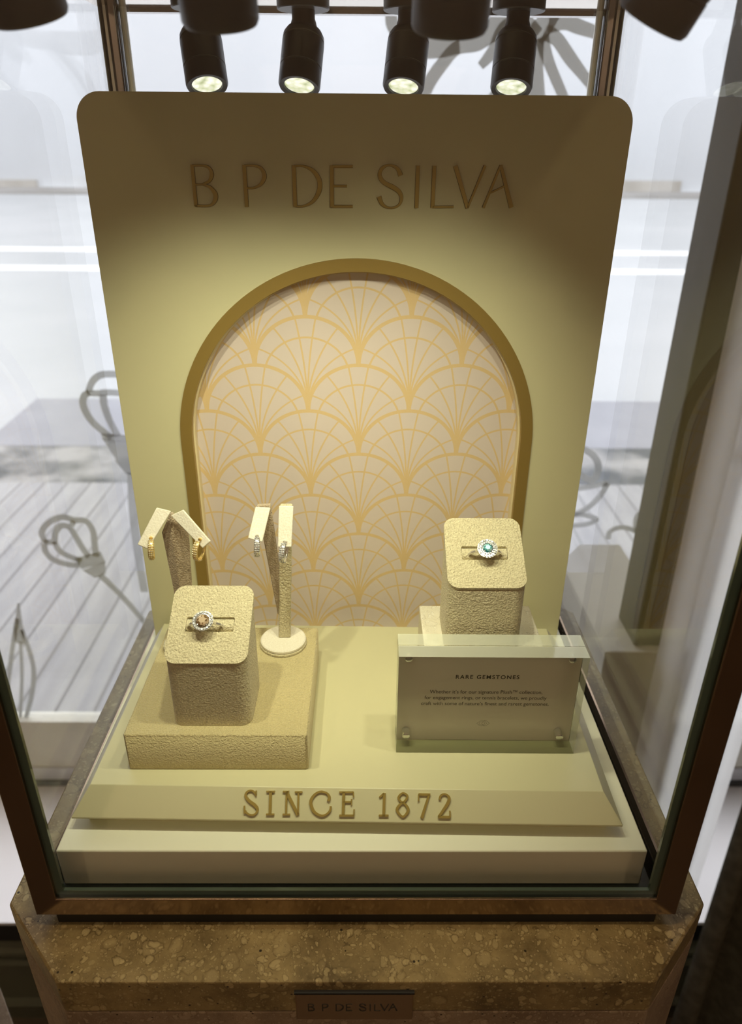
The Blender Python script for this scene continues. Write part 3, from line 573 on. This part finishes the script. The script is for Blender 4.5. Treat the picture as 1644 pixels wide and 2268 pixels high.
for sx, x in ((1, XL), (-1, XR)):
    bm = bmesh.new()
    a, b = sorted((x+sx*0.0015, x+sx*0.0125))
    box(bm, a, b, YB-0.012, YB, ZB+0.003, ZT-0.004)
    o = cp('rear_post', bm, CHROME, bevel=0.001)
    a, b = sorted((x+sx*0.0050, x+sx*0.0066))
    cp('post_glint', bx(a, b, YB-0.0128, YB-0.0118, ZB+0.003, ZT-0.006), GLINT_METAL)
    bm = bmesh.new(); c_ = x+sx*0.0155
    tube(bm, [(c_, YB-0.006, ZB+0.003), (c_, YB-0.006, ZT-0.006)], 0.0022, 10)
    cp('post_glint_bead', bm, GLINT_METAL, smooth=True)
    a, b = sorted((x+sx*0.0002, x+sx*0.0016))
    cp('side_rail', bx(a, b, YF+0.004, YB, ZB-0.0, ZB+0.011), BRONZE)
cp('top_plate', bx(XL, XR, YF+0.0042, YB, 0.0805, ZT+0.01), plain('case_ceiling', (0.55, 0.48, 0.42), 0.08, 1.0))
cp('rear_top_rail', bx(XL, XR, YB-0.003, YB+0.004, 0.0785, 0.088), plain('rail_grey', (0.42, 0.40, 0.40), 0.15, 0.8))

# white slab the display stands on
tag(obj('ivory_base_slab', bx(-0.1577, 0.1461, 0.2541, 0.531, -0.3455, -0.320), SLAB, bevel=0.0008), 'ivory lacquered base slab filling the floor of the display case', 'display base')

# plate with sloped front carrying SINCE 1872
b0 = Vector((-.1531, .2676, -.312)); b1 = Vector((.1346, .2627, -.312))
ux = (b1-b0).normalized(); uy = Vector((0, 0, 1)).cross(ux); wd = (b1-b0).length
plate = thing('sloped_display_plate', 'flat cream plate with a sloping gold-lettered front edge on the ivory slab', 'sign plate', (b0.x, b0.y, -0.320), (0, 0, math.atan2(ux.y, ux.x)))
dp = 0.1575
bm = bmesh.new()
inset = [0.0077, 0.0086]
rings = [[(0, 0, 0.0075), (wd, 0, 0.0075), (wd, dp, 0.0075), (0, dp, 0.0075)],
         [(0, 0, 0.0085), (wd, 0, 0.0085), (wd, dp, 0.0085), (0, dp, 0.0085)],
         [(0.0077, 0.0116, 0.020), (wd-0.0086, 0.0116, 0.020), (wd-0.0086, dp, 0.020), (0.0077, dp, 0.020)]]
loft(bm, rings); obj('plate_body', bm, CREAM, plate, bevel=0.0003)
obj('plate_foot', bx(0.006, wd-0.006, 0.006, dp-0.004, 0.0, 0.0075), CREAM, plate)
sl = Vector((0, 0.0116, 0.0115)).normalized(); nrm = Vector((0, -sl.z, sl.y))
for ch, strokes in PLATE_GLYPHS:
    bm = bmesh.new()
    for st in strokes:
        ribbon(bm, st, 0.001, lambda x, z, h: Vector((x, 0, 0.0085))+sl*z+nrm*h, 0.0012)
    obj('letter', bm, GOLD, plate)

# ---------------------------------------------------------------- arch panel
ang = math.atan2(.0041, .2945)
panel = thing('arch_panel', 'tall cream display panel with gold arch and raised gold lettering at the top', 'display panel', (-0.0053, 0.4357, -0.320), (0, 0, ang))
H = 0.320
def pl3(y): return lambda a, b: (a, y, b+H)
hw, zt, rc = 0.1478, 0.0285, 0.0135
outer = [(-hw, -0.320), (hw, -0.320)]
for cx, a0 in ((hw-rc, 0), (-hw+rc, 90)):
    for i in range(13):
        a = math.radians(a0+90*i/12); outer.append((cx+rc*math.cos(a), zt-rc+rc*math.sin(a)))
def arch(rr, zc, zb=-0.3195, n=64):
    out = [(-rr, zb), (rr, zb)]
    for i in range(n+1):
        a = math.pi*i/n; out.append((rr*math.cos(a), zc+rr*math.sin(a)))
    return out
ZC = -0.1660
RO, RI = 0.1125, 0.1052
# panel body with the arch opening cut right through to its foot
opening = []
for i in range(65):
    a = math.pi*i/64; opening.append((RO*math.cos(a), ZC+RO*math.sin(a)))
body = [(-hw, -0.320), (-RO, -0.320)]+[q for q in reversed(opening)]+[(RO, -0.320)]+outer[1:]
bm = bmesh.new(); poly_prism(bm, body, [], pl3(0.0), pl3(0.012))
obj('panel_board', bm, CREAM, panel, bevel=0.0005)
inn = [(RI*math.cos(math.pi*i/64), ZC+RI*math.sin(math.pi*i/64)) for i in range(65)]
ring = [(-RO, -0.320), (-RI, -0.320)]+inn[::-1]+[(RI, -0.320), (RO, -0.320)]+opening
bm = bmesh.new(); poly_prism(bm, ring, [], pl3(-0.0012), pl3(0.0085)); 
obj('arch_frame', bm, ARCHGOLD, panel)
RJ = RI-0.0011
inj = [(RJ*math.cos(math.pi*i/64), ZC+RJ*math.sin(math.pi*i/64)) for i in range(65)]
ring = [(-RI, -0.320), (-RJ, -0.320)]+inj[::-1]+[(RJ, -0.320), (RI, -0.320)]+inn
bm = bmesh.new(); poly_prism(bm, ring, [], pl3(0.0030), pl3(0.0085))
obj('arch_reveal', bm, LIP, panel)
bm = bmesh.new(); poly_prism(bm, arch(0.1105, ZC, -0.320), [], pl3(0.0086), pl3(0.0110))
o = obj('patterned_backing', bm, FANPRINT, panel); o.location = (0, 0, 0)
# material works in x,z of the eye frame: shift object so that its local z matches
for v_ in o.data.vertices: v_.co.z -= H
o.location = (0, 0, H)
for g_ in order:
    reps = [PANEL_GLYPHS[g_]]
    for gl in reps:
        bm = bmesh.new()
        for st in gl: ribbon(bm, st, 0.001, lambda x, z, h: (x, -h, z+H), 0.0010)
        obj('letter', bm, GOLD, panel)
        bm = bmesh.new()
        for st in gl: ribbon(bm, (st[0], [(a, b, c+0.35) for a, b, c in st[1]]), 0.001, lambda x, z, h: (x, -h, z+H), 0.0003)
        obj('letter_outline', bm, plain('letter_groove', (0.12, 0.08, 0.025), 0.5) if 'letter_groove' not in bpy.data.materials else bpy.data.materials['letter_groove'], panel)

# ---------------------------------------------------------------- suede tray
bm = bmesh.new()
loft(bm, [[(x, y, z) for x, y in rrect(0.0487, 0.0487, 0.0012, 2)] for z in (0.0, 0.0245)])
tr_ = obj('suede_riser', bm, SUEDE_TRAY, bevel=0.0010, segs=3); tr_.location = (-0.0790, 0.3380, -0.3000)
tag(tr_, 'square tan suede riser tray holding the left ring block and an earring stand', 'jewellery riser')
bm = bmesh.new(); box(bm, -0.034, 0.034, -0.0255, 0.0255, 0, 0.0505)
st_ = obj('stone_riser', bm, STONE_PALE, bevel=0.0006); st_.location = (0.0676, 0.3480, -0.3000)
tag(st_, 'pale stone riser block under the taller right ring block', 'jewellery riser')

# ---------------------------------------------------------------- ring blocks
def ring_block(name, label, loc):
    t = thing(name, label, 'ring display', loc)
    hx, hy, rd_ = 0.0215, 0.0195, 0.0062
    slope = 0.0217/0.038; hf = 0.0420
    tilt = math.atan(slope)
    def ht(y): return hf+(y+hy)*slope
    loop = rrect(hx-0.0004, hy-0.0004, rd_, 10)
    bm = bmesh.new()
    loft(bm, [[(x, y, 0) for x, y in loop], [(x, y, ht(y)-0.0028) for x, y in loop]])
    obj('block_body', bm, SUEDE, t, smooth=True, bevel=0.0004)
    # cap with slot opening, built in the tilted plane
    ct, stt = math.cos(tilt), math.sin(tilt)
    def P(a, b, h):      # a across, b along slope measured from the middle, h above surface
        return Vector((a, b*ct-h*stt, ht(0)+b*stt+h*ct))
    L2 = hy/ct
    out = rrect(hx, L2, rd_, 10)
    sc = -0.0007; shx, shy = 0.0127, 0.0043
    hole = rrect(shx, shy, 0.0009, 3, 0, sc)
    bm = bmesh.new()
    poly_prism(bm, out, [hole], lambda a, b: P(a, b, 0.0), lambda a, b: P(a, b, -0.0030))
    c = obj('top_cushion', bm, SUEDE_LIGHT if False else SUEDE, t, bevel=0.0009, segs=3)
    # slot roll
    bm = bmesh.new()
    rings = []
    n = 12
    for i in range(n+1):
        a = -shx*0.985+2*shx*0.985*i/n
        rg = []
        for k in range(12):
            th = 2*math.pi*k/12
            rg.append(P(a, sc+0.0006+0.0034*math.cos(th), -0.0022+0.0022*math.sin(th)))
        rings.append(rg)
    loft(bm, rings); obj('slot_roll', bm, SUEDE, t, smooth=True)
    bm = bmesh.new()
    poly_prism(bm, rrect(shx+0.001, shy+0.001, 0.001, 3, 0, sc), [], lambda a, b: P(a, b, -0.0031), lambda a, b: P(a, b, -0.0045))
    obj('slot_bottom', bm, plain('slot_shadow_lining', (0.10, 0.08, 0.05), 0.9) if 'slot_shadow_lining' not in bpy.data.materials else bpy.data.materials['slot_shadow_lining'], t)
    return t, P, sc, tilt
blkL, PL, scL, TILT = ring_block('ring_display_block', 'front beige suede ring block on the tan tray, holding the brown stone ring', (-0.0817, 0.3155, -0.2755))
blkR, PR, scR, _ = ring_block('ring_display_block', 'beige suede ring block behind the acrylic sign, holding the teal stone ring', (0.0660, 0.3470, -0.2495))

def facet_stone(bm, Mx, rad, h, n=8, rnd=0.0):
    """brilliant cut: table, crown, girdle, pavilion; faces alternate between light and dark slots, a painted sparkle"""
    def ring_(r_, z_, off): return [Mx @ Vector((r_*math.cos(2*math.pi*(i+off)/n), r_*math.sin(2*math.pi*(i+off)/n), z_)) for i in range(n)]
    T = [bm.verts.new(q) for q in ring_(rad*0.50, h*0.42, 0)]; C_ = [bm.verts.new(q) for q in ring_(rad*0.80, h*0.26, 0.5)]
    G = [bm.verts.new(q) for q in ring_(rad, 0, 0)]; Pq = bm.verts.new(Mx @ Vector((0, 0, -h*0.58)))
    f = bm.faces.new(T); f.material_index = 0
    for i in range(n):
        j = (i+1) % n
        for k, vs in enumerate(((T[i], C_[i], T[j]), (C_[i-1], C_[i], T[i]), (C_[i], C_[i-1], G[i]), (C_[i], G[i], G[j]), (G[i], Pq, G[j]))):
            f = bm.faces.new(vs); f.material_index = (i+k+(i*k) % 3) % 2
def make_ring(name, label, P, origin, sc, dx, stone_mats, r_center, r_halo, nh, halo_n):
    """P maps slope coordinates; ring plane runs across the slope"""
    o0 = Vector(origin)+P(dx, sc-0.0008, 0.0)
    nn = (P(0, 0, 1)-P(0, 0, 0)).normalized(); bb = (P(0, 1, 0)-P(0, 0, 0)).normalized(); aa = Vector((1, 0, 0))
    # ring leans slightly towards the viewer
    lean = math.radians(-6)
    n2 = nn*math.cos(lean)+bb*math.sin(lean); b2 = bb*math.cos(lean)-nn*math.sin(lean)
    t = thing(name, label, 'ring', o0)
    Rr = 0.0098; cz = -0.0038
    pts, rad = [], []
    for i in range(56):
        a = 2*math.pi*i/56
        pts.append(aa*(Rr*math.sin(a))+n2*(cz+Rr*math.cos(a))); rad.append(0.00085)
    # keep only the arc above the cushion plus what sinks into the slot
    arc = [q for i, q in enumerate(pts)]
    bm = bmesh.new()
    seq = [aa*(Rr*math.sin(a))+n2*(cz+Rr*math.cos(a)) for a in [math.radians(d) for d in range(-112, 113, 4)]]
    tube(bm, seq, 0.00085, 10)
    obj('band', bm, SILVER, t, smooth=True)
    for s in (-1, 1):     # split cathedral shoulders rising to the halo
        bm = bmesh.new()
        sh = [aa*(s*Rr*math.sin(a))+n2*(cz+Rr*math.cos(a)) for a in (math.radians(66), math.radians(52), math.radians(40))]
        sh += [aa*(s*0.0048)+n2*0.0071]
        tube(bm, catmull(sh, 5), 0.0006, 8); obj('shoulder', bm, SILVER, t, smooth=True)
    hc = n2*0.0078
    Mh = Matrix.Translation(hc) @ Matrix((( aa.x, b2.x, n2.x, 0), (aa.y, b2.y, n2.y, 0), (aa.z, b2.z, n2.z, 0), (0, 0, 0, 1)))
    bm = bmesh.new()
    lathe(bm, [(0.0022, -0.0022), (r_halo*0.86, -0.0006), (r_halo+0.0008, -0.0003), (r_halo+0.0008, 0.0001), (r_center+0.0003, 0.0002), (r_center, -0.0010)], 36, Mh)
    obj('halo_setting', bm, SILVER, t, smooth=True)
    bm = bmesh.new(); facet_stone(bm, Mh @ Matrix.Translation((0, 0, 0.0006)), r_center, r_center*1.0, 12)
    obj('centre_stone', bm, stone_mats, t)
    for i in range(nh):
        a = 2*math.pi*i/nh
        M2 = Mh @ Matrix.Translation((r_halo*math.cos(a), r_halo*math.sin(a), 0.0002)) @ Matrix.Rotation(a*1.7+0.25*random.random(), 4, 'Z') @ Matrix.Rotation(0.35*(random.random()-.5), 4, 'X')
        bm = bmesh.new(); facet_stone(bm, M2, halo_n, halo_n*1.1, 6)
        obj('halo_stone', bm, [DIAMOND, DIAMOND_D], t)
    for i in range(4):
        a = math.pi/4+math.pi/2*i
        c0 = Mh @ Vector(((r_center+0.0001)*math.cos(a), (r_center+0.0001)*math.sin(a), -0.0008)); c1 = Mh @ Vector(((r_center-0.0003)*math.cos(a), (r_center-0.0003)*math.sin(a), 0.0013))
        bm = bmesh.new(); tube(bm, [c0, c1], 0.00028, 6); obj('prong', bm, SILVER, t)
    return t
make_ring('halo_ring', 'white metal halo ring with brown champagne stone in the front left suede block', PL, blkL.location, scL, -0.0022, [CHAMP, CHAMP_D], 0.0034, 0.0046, 20, 0.00085)
rR = make_ring('halo_ring', 'white metal double halo ring with teal blue stone in the right suede block', PR, blkR.location, scR, 0.0004, [TEAL, TEAL_D], 0.0026, 0.0047, 20, 0.00080)
# second inner halo of the teal ring
nn = (PR(0, 0, 1)-PR(0, 0, 0)).normalized(); bb = (PR(0, 1, 0)-PR(0, 0, 0)).normalized()
lean = math.radians(-6); n2 = nn*math.cos(lean)+bb*math.sin(lean); b2 = bb*math.cos(lean)-nn*math.sin(lean)
for i in range(15):
    a = 2*math.pi*i/15+0.1
    c = n2*0.0084+Vector((1, 0, 0))*0.0033*math.cos(a)+b2*0.0033*math.sin(a)
    Mh = Matrix.Translation(c) @ Matrix(((1, b2.x, n2.x, 0), (0, b2.y, n2.y, 0), (0, b2.z, n2.z, 0), (0, 0, 0, 1)))
    bm = bmesh.new(); facet_stone(bm, Mh, 0.00066, 0.0008, 6); obj('halo_stone', bm, [DIAMOND, DIAMOND_D], rR)

# ---------------------------------------------------------------- earring stands
def quad_slab(bm, q, th):
    q = [Vector(v_) for v_ in q]; n_ = (q[1]-q[0]).cross(q[3]-q[0]).normalized()*th
    a = [bm.verts.new(v_) for v_ in q]; b = [bm.verts.new(v_-n_) for v_ in q]
    bm.faces.new(a); bm.faces.new(b[::-1])
    for i in range(4):
        j = (i+1) % 4; bm.faces.new((a[i], b[i], b[j], a[j]))
def flap(name, key, base, parent, th=0.0014):
    q = [Vector(v_)*0.001-base for v_ in FLAPS[key]]
    bm = bmesh.new(); quad_slab(bm, q, -th if (q[1]-q[0]).cross(q[3]-q[0]).y > 0 else th)
    return obj(name, bm, SUEDE_LIGHT, parent, bevel=0.0005, segs=3)
# right stand
sb = Vector((-0.0510, 0.3695, -0.2755))
sR = thing('earring_stand', 'beige suede forked earring stand with round base, holding the silver hoops', 'earring stand', sb)
bm = bmesh.new(); lathe(bm, [(0.0138, 0), (0.0146, 0.0004), (0.0146, 0.0014), (0.0140, 0.0019)], 48); obj('base_disc', bm, SUEDE, sR, smooth=True)
bm = bmesh.new(); lathe(bm, [(0.0134, 0.0019), (0.0141, 0.0023), (0.0141, 0.0036), (0.0134, 0.0041)], 48); obj('base_disc', bm, SUEDE_LIGHT, sR, smooth=True)
def stem(bm, pts_f, y, th):   # pts_f outline (x, z), slab in y
    a = [bm.verts.new((x, y, z)) for x, z in pts_f]; b = [bm.verts.new((x, y+th, z)) for x, z in pts_f]
    bm.faces.new(a); bm.faces.new(b[::-1])
    for i in range(len(a)):
        j = (i+1) % len(a); bm.faces.new((a[i], b[i], b[j], a[j]))
bm = bmesh.new(); stem(bm, [(-0.0030, 0.0041), (0.0045, 0.0041), (0.0092, 0.0955), (0.0022, 0.0955)], 0.0, 0.0032)
for v_ in bm.verts: v_.co.y += (v_.co.z-0.0041)*0.015
obj('front_stem', bm, SUEDE, sR, bevel=0.0008, segs=3)
bm = bmesh.new(); stem(bm, [(-0.0030, 0.020), (0.0020, 0.020), (-0.0035, 0.0945), (-0.0115, 0.0940)], 0.0022, 0.0026)
for v_ in bm.verts: v_.co.y += (v_.co.z-0.020)*0.03
obj('rear_stem', bm, SUEDE_BROWN, sR, bevel=0.0007, segs=3)
flap('flap', 'RA', sb, sR); flap('flap', 'RB', sb, sR)
# left stand
sb2 = Vector((-0.1100, 0.3660, -0.2755))
sL = thing('earring_stand', 'taupe suede earring stand behind the front ring block, holding the gold hoops', 'earring stand', sb2)
bm = bmesh.new(); lathe(bm, [(0.0138, 0), (0.0146, 0.0004), (0.0146, 0.0034), (0.0138, 0.0040)], 48); obj('base_disc', bm, SUEDE, sL, smooth=True)
levels = [(0.004, -0.0055, 0.0005, 0.0045), (0.040, -0.0048, 0.0003, 0.0068), (0.080, -0.0072, -0.0002, 0.0090), (0.0925, -0.0010, 0.0001, 0.0012)]
bm = bmesh.new()
loft(bm, [[(a, 0.0010, z), (m_, -0.0022 if z < 0.09 else 0.0, z), (c, 0.0010, z), (m_, 0.0032, z)] for z, a, m_, c in levels])
obj('folded_stem', bm, SUEDE_BROWN, sL, bevel=0.0005, segs=2)
bm = bmesh.new()
for k in range(22):
    z = 0.012+k*0.0032
    fx = 0.0006+0.0006*math.sin(k)*0.2
    bmesh.ops.create_icosphere(bm, subdivisions=1, radius=0.00022, matrix=Matrix.Translation((fx, -0.0023, z)))
obj('stitching', bm, plain('pale_thread', (0.75, 0.66, 0.5), 0.6), sL)
flap('flap', 'LL', sb2, sL); flap('flap', 'LR', sb2, sL)

# ---------------------------------------------------------------- hoop earrings
def make_earring(mtl, label, loc, rz, pave_m):
    t = thing('hoop_earring', label, 'earring', loc, (0, math.radians(4), math.radians(rz)), 'pave hoop earrings on the suede stands')
    R0, wdt, thk = 0.0056, 0.0036, 0.0012
    bm = bmesh.new(); rings = []
    for i in range(49):          # hoop in the local YZ plane, opening at the back top
        a = math.radians(-250+i*(340/48))   # angle from +y
        c = Vector((0, math.cos(a), math.sin(a)))
        wl = wdt*(0.55+0.45*max(0.0, math.cos(a-math.pi))**0.5 if math.cos(a-math.pi) > 0 else 0.55)
        rg = []
        for k in range(12):
            th = 2*math.pi*k/12
            rg.append(c*(R0*1.08+thk*0.55*math.cos(th))*(1.0) + Vector((wl/2*math.sin(th), 0, 0)))
        rings.append(rg)
    loft(bm, rings); hoop = obj('hoop', bm, mtl, t, smooth=True)
    bm = bmesh.new()
    for i in range(15):
        a = math.radians(112+i*11.0); c = Vector((0, math.cos(a), math.sin(a)))
        for j in (-1, 0, 1):
            off = j*0.00098; rad = R0*1.08+thk*0.55*math.sqrt(max(0.05, 1-(off/(wdt/2))**2))
            M2 = Matrix.Translation(c*rad+Vector((off, 0, 0))) @ c.to_track_quat('Z', 'X').to_matrix().to_4x4() @ Matrix.Rotation(random.random()*3, 4, 'Z') @ Matrix.Rotation(0.4*(random.random()-.5), 4, 'X')
            facet_stone(bm, M2, 0.00050, 0.0006, 5)
    obj('pave_stones', bm, [pave_m, DIAMOND_D if mtl is SILVER else GSD], t)
    bm = bmesh.new(); tube(bm, [(0, R0*0.9, 0.0035), (0, -0.001, 0.0052), (0, -R0*0.5, 0.0052)], 0.00035, 6); obj('post', bm, mtl, t)
    return t
GST = plain('warm_diamond', (0.97, 0.92, 0.70), 0.2, 0.3)
GSD = plain('warm_diamond_facet', (0.80, 0.60, 0.22), 0.1, 0.6)  # darker facet colour, part of the painted glitter on the gold hoops
make_earring(YGOLD, 'gold pave hoop earring on the left flap of the taupe stand', (-0.1195, 0.3530, -0.1980), 14, GST)
make_earring(YGOLD, 'gold pave hoop earring on the right flap of the taupe stand', (-0.0925, 0.3530, -0.1985), -16, GST)
make_earring(SILVER, 'silver pave hoop earring on the left flap of the forked stand', (-0.0620, 0.3620, -0.2010), 8, DIAMOND)
make_earring(SILVER, 'silver pave hoop earring on the right flap of the forked stand', (-0.0460, 0.3590, -0.2030), -10, DIAMOND)

# ---------------------------------------------------------------- acrylic sign
sg = thing('acrylic_sign_holder', 'clear acrylic block sign with grey card reading RARE GEMSTONES', 'sign holder', (0.0675, 0.3016, -0.300), (0, 0, math.radians(-0.4)))
W2, HH = 0.0497, 0.0665
for nm, a0, a1 in (('front_acrylic', 0.0, 0.0097), ('rear_acrylic', 0.0101, 0.0200)):
    bm = bmesh.new(); fs = box(bm, -W2, W2, a0, a1, 0.0, HH); bm.normal_update()
    for f in fs: f.material_index = 0 if abs(f.normal.y) > 0.9 else 1
    obj(nm, bm, [ACRYLIC, ACRYLIC_EDGE], sg)
cd = obj('printed_card', bx(-W2+0.0004, W2-0.0004, 0.00982, 0.00998, 0.0004, HH-0.0004), PAPER, sg)
def text_mesh(name, s, size, cx, cz, parent, width=None, y=0.00978, bold=0.0):
    cu = bpy.data.curves.new(name, 'FONT'); cu.body = s; cu.size = size; cu.align_x = 'CENTER'; cu.align_y = 'CENTER'; cu.extrude = 0.00001; cu.offset = bold
    if name == 'heading': cu.space_character = 1.25
    o = bpy.data.objects.new(name, cu); COL.objects.link(o)
    dg = bpy.context.evaluated_depsgraph_get(); me = bpy.data.meshes.new_from_object(o.evaluated_get(dg))
    bpy.data.objects.remove(o)
    xs = [v_.co.x for v_ in me.vertices]; w_ = max(xs)-min(xs); mid = (max(xs)+min(xs))/2
    k = width/w_ if width else 1
    for v_ in me.vertices:
        x_, y_, z_ = v_.co; v_.co = ((x_-mid)*k+cx, y-z_, y_*1.0+cz)
    me.materials.clear(); me.materials.append(INK)
    o = bpy.data.objects.new(name, me); COL.objects.link(o); o.parent = parent
    return o
TXZ = 0.0
text_mesh('heading', 'RARE GEMSTONES', 0.0036, -0.0006, 0.0455, cd, 0.0346, bold=0.00006)
text_mesh('text_line', 'Whether it\u2019s for our signature Plush\u2122 collection,', 0.0034, -0.0006, 0.0352, cd, 0.0620)
text_mesh('text_line', 'for engagement rings, or tennis bracelets, we proudly', 0.0034, -0.0006, 0.0311, cd, 0.0675)
text_mesh('text_line', 'craft with some of nature\u2019s finest and rarest gemstones.', 0.0034, -0.0006, 0.0269, cd, 0.0710)
bm = bmesh.new()
def poly_line(pts, closed=True):
    P_ = list(pts)+([pts[0]] if closed else [])
    for a, b in zip(P_, P_[1:]):
        ribbon(bm, (0, [(a[0], a[1], 0.13), (b[0], b[1], 0.13)]), 0.001, lambda x, z, h: (x-0.0006, 0.00978-h, z+0.0128), 0.00001)
poly_line([(-3.6, 0), (-1.6, 1.9), (1.75, 1.9), (3.6, 0), (1.5, -1.9), (-1.6, -1.9)])
poly_line([(-0.85, 0), (0.6, 1.9), (2.1, 0), (0.4, -1.9)])
poly_line([(-0.7+1.55*math.cos(a), 1.25*math.sin(a)) for a in [2*math.pi*i/24 for i in range(24)]])
obj('emblem', bm, INK, cd)
MAG = plain('magnet_nickel', (0.72, 0.72, 0.68), 0.18, 0.9)
for x_, z_ in ((-0.0442, 0.0618), (0.0425, 0.0618), (-0.0442, 0.0078), (0.0420, 0.0078)):
    bm = bmesh.new(); lathe(bm, [(0.0016, 0), (0.0021, 0.0002), (0.0021, 0.0052), (0.0016, 0.0055)], 20, Matrix.Translation((x_, 0.0096, z_)) @ Matrix.Rotation(math.radians(90), 4, 'X'))
    obj('magnet', bm, MAG, sg, smooth=True)

# ---------------------------------------------------------------- spotlights
def spotlight(loc, d, label, energy, plate_z, grp, cone=70, length=0.030):
    """loc: centre of the lens; d: beam direction"""
    d = Vector(d).normalized(); L_ = Vector(loc)
    top = L_-d*length
    neck = Vector((top.x, top.y, min(plate_z-0.004, top.z+0.012)))
    t = thing('spotlight', label, 'spotlight', (neck.x, neck.y, plate_z), (0, 0, 0), grp)
    base = Vector(t.location)
    q = (-d).to_track_quat('Z', 'Y').to_matrix().to_4x4()
    Mx = Matrix.Translation(L_-base) @ q
    bm = bmesh.new(); lathe(bm, [(0.0150, -0.0045), (0.0155, -0.004), (0.0155, 0.0)], 40); obj('mounting_disc', bm, BLACK, t, smooth=True)
    bm = bmesh.new()
    lathe(bm, [(0.0068, -0.0045), (0.0068, -0.009), (0.0074, -0.0105), (0.0082, -0.014), (0.0080, -0.0175), (0.0062, -0.021)], 28)
    nb = obj('swivel_joint', bm, BLACK, t, smooth=True)
    bm = bmesh.new()
    lathe(bm, [(0.0090, 0.0030), (0.0092, -0.0005), (0.0118, -0.001), (0.0125, 0.0004), (0.0125, 0.0095), (0.0122, 0.0098), (0.0122, 0.0102), (0.0125, 0.0105),
               (0.0125, 0.0255), (0.0121, 0.0258), (0.0121, 0.0262), (0.0124, 0.0265), (0.0122, 0.0290), (0.0108, 0.0315), (0.0066, 0.0332)], 44, Mx)
    obj('lamp_body', bm, BLACK, t, smooth=True)
    bm = bmesh.new(); lathe(bm, [(0.0030, 0.0006), (0.0070, 0.0002), (0.0089, 0.0008), (0.0089, 0.0026)], 40, Mx); obj('lens', bm, LENS, t, smooth=True, sharp=20)
    if energy:
        l_ = add_light('spot_beam', 'SPOT', L_+d*0.0012-base, energy, (1.0, 0.97, 0.68), None, spot_size=math.radians(cone), spot_blend=1.0, shadow_soft_size=0.005)
        l_.rotation_euler = d.to_track_quat('-Z', 'Y').to_euler(); l_.parent = t
    return t
PLZ = 0.0805
rear = [(-0.0955, 0.500, 0.0365, (0.16, -0.48, -1)), (-0.0405, 0.500, 0.0363, (-0.10, -0.48, -1)), (0.0218, 0.500, 0.0363, (-0.12, -0.48, -1)), (0.0865, 0.500, 0.0363, (-0.11, -0.48, -1))]
rear_l = ['black rear spotlight, leftmost of the four small ones above the panel', 'black rear spotlight above the letters P and D', 'black rear spotlight above the letters S and I', 'black rear spotlight in front of the big window flower, nearest the right post']
for (x, y, z, d), lb in zip(rear, rear_l):
    spotlight((x, y, z), d, lb, 0.6, PLZ, 'rear row of spotlights in the case')
front = [(-0.108, 0.278, 0.0392, (0.12, 0.42, -1)), (-0.0475, 0.280, 0.0385, (0.0, 0.40, -1)), (0.0268, 0.280, 0.0375, (0.0, 0.40, -1)), (0.0920, 0.278, 0.0400, (-0.42, 0.45, -1))]
front_l = ['blurred near spotlight in the top left corner', 'blurred near spotlight left of the middle, overlapping a rear one', 'blurred near spotlight right of the middle, overlapping a rear one', 'blurred near spotlight at top right, tilted inwards']
for (x, y, z, d), lb in zip(front, front_l):
    spotlight((x, y, z), d, lb, 1.2 if x < 0.05 else 0.9, PLZ, 'near row of spotlights in the case', 95)

# ceiling downlights of the shop
for c in DOWNLIGHTS+WASHERS:
    t = thing('ceiling_downlight', 'round warm downlight in the shop ceiling', 'ceiling light', c, (0, 0, 0), 'shop ceiling downlights')
    bm = bmesh.new(); lathe(bm, [(0.062, -0.006), (0.075, -0.004), (0.075, 0.02)], 36); obj('trim_ring', bm, plain('downlight_trim', (0.7, 0.66, 0.6), 0.4), t, smooth=True)
    bm = bmesh.new(); lathe(bm, [(0.03, -0.0075), (0.060, -0.0065), (0.060, -0.006)], 36); obj('lamp_disc', bm, LAMPGLOW, t)

# ---------------------------------------------------------------- lift everything so the shop floor is z = 0
bpy.context.view_layer.update()
for o in list(bpy.data.objects):
    if o.parent is None: o.location.z += EYE
bpy.context.view_layer.update()
